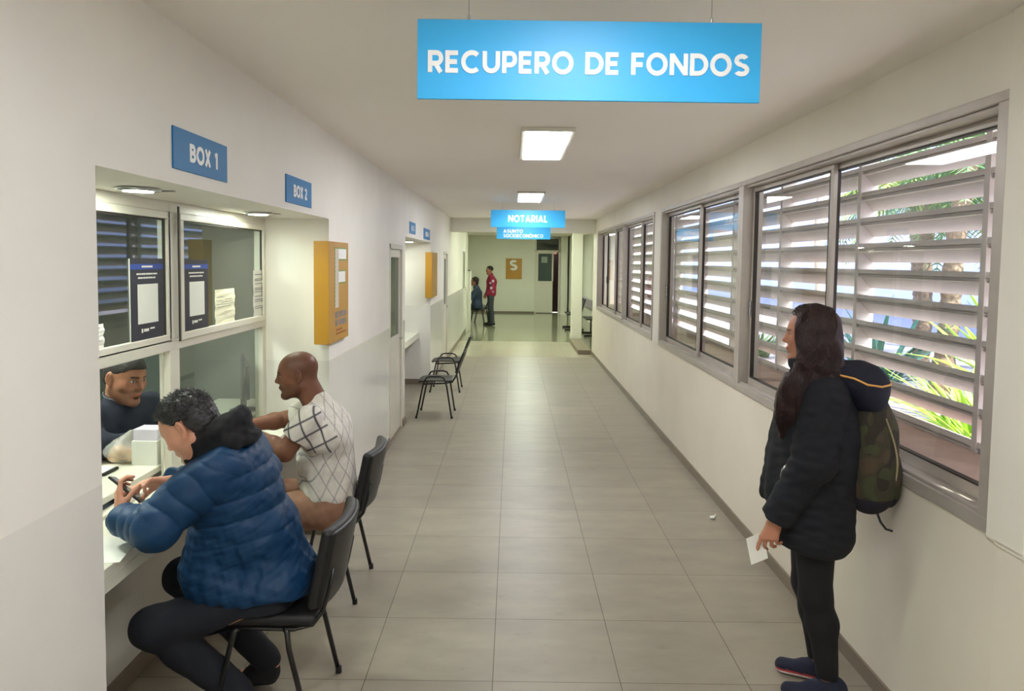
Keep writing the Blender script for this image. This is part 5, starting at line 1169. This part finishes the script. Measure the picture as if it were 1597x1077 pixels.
    C = Field(); C.el(Hd.P(0, -.02, .04), (.09, .11, .098), Hd.R, .01); C.el(Hd.P(0, -.06, -.04), (.075, .06, .07), Hd.R, .03); C.mod(lambda p: .006*wob(p, 90, 5)); C.p.append(('i', .006, lambda p: np.minimum(Hd.loc(p)[:, 1]-.04, .075-Hd.loc(p)[:, 2]), ()))
    sculpt('hair', C, *bounds([hc], .17), .006, mat('dark curly hair', (46, 36, 30), rough=.6), T0)
far_people()
# ------------------------------------------------------------ chairs
def padded_chair(x, y, label, group):
    """faces -X; x, y = centre of the seat"""
    t_ = thing('visitor_chair', label, 'chair', (x, y, 0), group)
    def pad(c, h, r, m, name, bend=0, ax=None, tilt=0, par=t_):
        R = np.array(Matrix.Rotation(tilt, 3, 'Y').transposed()); F = Field(); F.bx(c, h, r, R)
        F2 = Field(); cc = V(*c)
        g = (lambda p: F(p+np.stack([-bend*((p[:, 1]-c[1])/.22)**2, 0*p[:, 1], 0*p[:, 1]], 1).astype(f32))) if bend else F
        return sculpt(name, g, *bounds([c], max(h)+.05), .005, m, par)
    pad((x, y, .462), (.215, .225, .026), .024, M_vinyl, 'seat')
    MB().box(x-.19, x+.19, y-.2, y+.2, .428, .438).build('seat_pan', M_black, t_, bevel=.004)
    bk = pad((x+.262, y, .665), (.024, .222, .165), .022, M_vinyl, 'backrest', -.035, None, -.20 if False else .20)
    sh = pad((x+.284, y, .66), (.012, .215, .158), .011, M_black, 'back_shell', -.035, None, .20)
    for s_ in (-1, 1):
        yy = y+s_*.232
        MB().tube([(x-.20, yy, 0), (x-.115, yy, .36), (x-.10, yy-s_*.01, .425), (x-.085, yy-s_*.02, .432)], .011, 10).build('leg', M_tube, t_, smooth=True)
        MB().tube([(x+.20, yy, 0), (x+.115, yy, .36), (x+.105, yy-s_*.01, .425), (x+.09, yy-s_*.02, .432)], .011, 10).build('leg', M_tube, t_, smooth=True)
        MB().tube([(x-.19, yy-s_*.02, .434), (x, yy-s_*.02, .432), (x+.13, yy-s_*.02, .430), (x+.20, yy-s_*.03, .445), (x+.235, yy-s_*.05, .49), (x+.255, yy-s_*.06, .56), (x+.275, yy-s_*.06, .66)], [.0125]*7, 10, flat=.7).build('side_rail', M_tube, t_, smooth=True)
        for xx in (-.20, .20): MB().lathe([(.013, 0), (.014, .002), (.013, .03)], (x+xx*.995, yy, 0), 12).build('foot_cap', M_black, t_)
    MB().tube([(x-.10, y-.22, .425), (x-.10, y+.22, .425)], .010, 8).tube([(x+.10, y-.22, .425), (x+.10, y+.22, .425)], .010, 8).build('cross_bar', M_tube, t_, smooth=True)
    return t_
c1 = padded_chair(-.965, 3.01, 'black padded chair under the man in the blue jacket', 'padded chairs at the near counter')
c2 = dup(c1); c2.location = (-1.035, 4.145, 0); c2['label'] = 'black padded chair under the man in the white patterned shirt'
def shell_chair(x, y, label, group):
    t_ = thing('stacking_chair', label, 'chair', (x, y, 0), group)
    def shell(name, fn, nu=10, nv=10):
        v = [fn(i/nu, j/nv) for i in range(nu+1) for j in range(nv+1)]
        f = [(i*(nv+1)+j, i*(nv+1)+j+1, (i+1)*(nv+1)+j+1, (i+1)*(nv+1)+j) for i in range(nu) for j in range(nv)]
        o = MB().add(v, f).build(name, M_black, t_, smooth=True); md = o.modifiers.new('t', 'SOLIDIFY'); md.thickness = .012; md.offset = 0; return o
    def seat(u, v):
        a, b = u*2-1, v*2-1; r = 1-.06*(abs(b)**4); return (x+a*.21*r, y+b*.215, .445-.018*(1-b*b)*(1-a*a)-.03*max(0, -a-.6)**1.5*2)
    def back(u, v):
        a, b = u*2-1, v*2-1; r = 1-.12*abs(a)**4; return (x+.235+.055*(a*.5+.5)*1.7+.03*(1-b*b)-.0, y+b*.215*r, .665+a*.125)
    shell('seat', seat); shell('backrest', back)
    for s_ in (-1, 1):
        yy = y+s_*.235
        MB().tube([(x-.22, yy, 0), (x-.145, yy, .38), (x-.13, yy, .44), (x-.10, yy, .485), (x-.06, yy, .50), (x+.06, yy, .50), (x+.10, yy, .485), (x+.125, yy, .44), (x+.14, yy, .38), (x+.20, yy, 0)], .0105, 10).build('leg_loop', M_tube, t_, smooth=True)
        MB().tube([(x-.14, yy, .41), (x+.10, yy-s_*.02, .42), (x+.2, yy-s_*.04, .43), (x+.245, yy-s_*.05, .50), (x+.275, yy-s_*.05, .62)], .0105, 10).build('back_post', M_tube, t_, smooth=True)
        for xx in (-.22, .20): MB().lathe([(.013, 0), (.014, .002), (.012, .03)], (x+xx, yy, 0), 12).build('foot_cap', M_black, t_)
    MB().tube([(x-.14, y-.235, .41), (x-.14, y+.235, .41)], .009, 8).tube([(x+.12, y-.235, .42), (x+.12, y+.235, .42)], .009, 8).build('cross_bar', M_tube, t_, smooth=True)
    return t_
s1 = shell_chair(-.90, 8.89, 'empty black stacking chair by the second recess, the nearer one', 'empty stacking chairs by the second recess')
s2 = dup(s1); s2.location = (-.93, 10.62, 0); s2['label'] = 'empty black stacking chair by the second recess, the farther one'
s3 = dup(s1); s3.location = (-1.0, 21.5, 0); s3['label'] = 'dark stacking chair under the distant seated person'; s3['group'] = 'chairs in the far hall'
s4 = dup(s1); s4.location = (-.92, 22.6, 0); s4['label'] = 'dark stacking chair behind the distant standing man'; s4['group'] = 'chairs in the far hall'
# tandem benches in the far hall
def bench(x, y, n, label, rot=0):
    t_ = thing('waiting_bench', label, 'bench', (x, y, 0), 'black tandem benches in the far hall')
    for k in range(n):
        yy = y+(k-(n-1)/2)*.55
        MB().box(x-.22, x+.2, yy-.23, yy+.23, .42, .45).build('seat', M_black, t_, bevel=.015)
        MB().prism([(.17, .50), (.20, .50), (.30, .86), (.27, .87)], lambda a, b, h, x=x: (x+a, h, b), yy-.22, yy+.22).build('backrest', M_black, t_, bevel=.01)
    MB().box(x-.03, x+.03, y-n*.28, y+n*.28, .36, .41).build('beam', M_tube, t_)
    for s_ in (-1, 1):
        yy = y+s_*(n*.28-.12)
        MB().box(x-.02, x+.02, yy-.03, yy+.03, .05, .36).box(x-.27, x+.25, yy-.03, yy+.03, .0, .05).build('leg', M_tube, t_, bevel=.005)
    return t_
bench(2.08, 18.9, 2, 'black tandem bench against the right hall wall, nearer one')
bench(1.72, 20.6, 2, 'black tandem bench partly behind the white pillar')
# partition desk of the far hall
t_ = thing('partition_counter', 'pale partition counter at the far left beside the seated person', 'counter', (-1.45, 21.4, 0))
MB().box(-1.80, -1.62, 19.7, 24.5, 0, 1.0).build('body', M_white, t_); MB().box(-1.84, -1.40, 19.7, 24.5, .76, .80).build('worktop', M_count, t_)
MB().box(-1.80, -1.76, 19.7, 24.5, 1.0, 2.2).build('screen', M_white, t_)
t_ = thing('end_pilaster', 'narrow pale pilaster where the left wall ends', 'pilaster', (-1.15, 19.5, 0))
MB().box(XL, -1.19, 19.40, 19.58, 0, 2.78).build('shaft', M_white, t_)
t_ = thing('desk_partition', 'pale chest-high partition just past the end of the left wall', 'partition', (-1.25, 20.0, 0))
MB().box(-1.45, -1.12, 19.8, 20.1, 0, 1.60).build('panel', M_white, t_, bevel=.01)
MB().box(-1.44, -1.14, 19.79, 20.11, 1.60, 1.62).build('top_edge', M_black, t_)
# ------------------------------------------------------------ things on the counter and the desk
t_ = thing('monitor', 'thin dark computer monitor seen edge-on behind the glass, left of the man in white', 'monitor', (-1.80, 4.90, .855))
mc = V(-1.785, 4.88, 1.06); ma_ = nrm((-.375, .927, 0)); mn = nrm((-.95, -.31, 0))
MB().obox(mc, ma_, (0, 0, 1), mn, (.20, .155, .012)).obox(mc-mn*.02, ma_, (0, 0, 1), mn, (.14, .11, .014)).build('housing', mat('grey green plastic', (52, 62, 62), rough=.4), t_, bevel=.008)
MB().obox(mc+mn*.0125, ma_, (0, 0, 1), mn, (.185, .138, .001)).build('screen', mat('dark screen', (28, 40, 58), rough=.1), t_)
MB().lathe([(.09, 0), (.09, .008), (.02, .015), (.018, .08)], (-1.79, 4.89, .855), 20).build('stand', M_black, t_, smooth=False)
tag(MB().tube([(-1.77, 4.82, .861), (-1.765, 4.74, .861), (-1.735, 4.78, .861), (-1.728, 4.88, .861)], .004, 6).build('cable', M_black, smooth=True), 'thin black cable curling on the desk below the monitor', 'cable')
t_ = thing('cardboard_box', 'white carton on the desk behind the glass, beside the bread bag', 'box', (-1.79, 3.60, .855))
MB().box(-1.85, -1.725, 3.55, 3.70, .855, .975).build('carton', M_paper, t_, bevel=.002)
t_ = thing('paper_box', 'small pale lilac box lying on top of the white carton', 'box', (-1.79, 3.62, .975))
MB().box(-1.845, -1.73, 3.56, 3.67, .9755, 1.03).build('carton', mat('lilac white card', (214, 208, 222), rough=.6), t_, bevel=.002)
t_ = thing('bread_bag', 'see-through plastic bag with bread rolls on the desk before the clerk', 'bag', (-1.91, 3.58, .855))
bm_ = mat('bread crust', (206, 162, 112), rough=.7, var=.2, vs=30, bump=.3, bs=80)
for i, (dx, dy, dz) in enumerate(((-.03, 0, .03), (.035, .01, .03), (.0, -.02, .065), (-.005, .05, .035))):
    F = Field(); F.el((-1.925+dx, 3.60+dy, .855+dz), (.04, .035, .028)); F.mod(lambda p: .003*wob(p, 90, 5)); sculpt('bread_roll', F, *bounds([(-1.925+dx, 3.60+dy, .855+dz)], .06), .004, bm_, t_)
pm = bpy.data.materials.new('clear plastic film'); pm.use_nodes = True; q = pm.node_tree; q.nodes.clear()
oo, tr_, gl_, mx_ = N(q, 'ShaderNodeOutputMaterial'), N(q, 'ShaderNodeBsdfTransparent'), N(q, 'ShaderNodeBsdfPrincipled'), N(q, 'ShaderNodeMixShader')
gl_.inputs['Base Color'].default_value = (.8, .8, .74, 1); gl_.inputs['Roughness'].default_value = .25; mx_.inputs[0].default_value = .32
q.links.new(tr_.outputs[0], mx_.inputs[1]); q.links.new(gl_.outputs[0], mx_.inputs[2]); q.links.new(mx_.outputs[0], oo.inputs[0])
F = Field(); F.el((-1.925, 3.605, .905), (.085, .075, .052)); F.rc((-1.91, 3.61, .94), (-1.885, 3.62, 1.0), .045, .018, .04); F.mod(lambda p: .007*wob(p, 55, 8)+.004*wob(p, 120, 9)); F.p.append(('i', .004, lambda p: .8565-p[:, 2], ()))
sculpt('film', F, *bounds([(-1.92, 3.6, .92)], .15), .004, pm, t_)
t_ = thing('document_tray', 'flat dark-edged tray under the bread bag', 'tray', (-1.93, 3.5, .855))
t_.location = (-2.0, 3.42, .855)
MB().box(-2.10, -1.88, 3.36, 3.49, .8555, .866).build('base', M_black, t_, bevel=.002); MB().box(-2.09, -1.89, 3.37, 3.48, .866, .87).build('paper', M_paper, t_)
tag(MB().obox((-1.50, 2.66, .7962), nrm((.97, .2, 0)), nrm((-.2, .97, 0)), (0, 0, 1), (.10, .14, .0008)).build('paper_sheet', M_paper), 'white paper sheet on the near counter under the blue sleeve', 'paper')
tag(MB().obox((-1.50, 4.25, .7962), (1, 0, 0), (0, 1, 0), (0, 0, 1), (.09, .13, .0008)).build('paper_sheet', M_paper), 'white paper sheet on the counter before the man in white', 'paper')
tag(MB().obox((-1.50, 9.6, .7965), (1, 0, 0), (0, 1, 0), (0, 0, 1), (.09, .14, .0012)).build('paper_sheet', mat('pale green paper', (190, 205, 190), rough=.7)), 'pale green sheet on the counter of the second recess', 'paper')
F = Field(); F.el((1.497, 5.32, .014), (.022, .016, .014)); F.rc((1.505, 5.31, .02), (1.515, 5.31, .045), .008, .004, .01); F.mod(lambda p: .006*wob(p, 160, 8))
lt_ = sculpt('crumpled_tissue', F, (1.45, 5.27, -.0), (1.55, 5.37, .07), .003, M_paper, None, smooth=False); tag(lt_, 'small crumpled white tissue on the floor by the right skirting', 'litter')
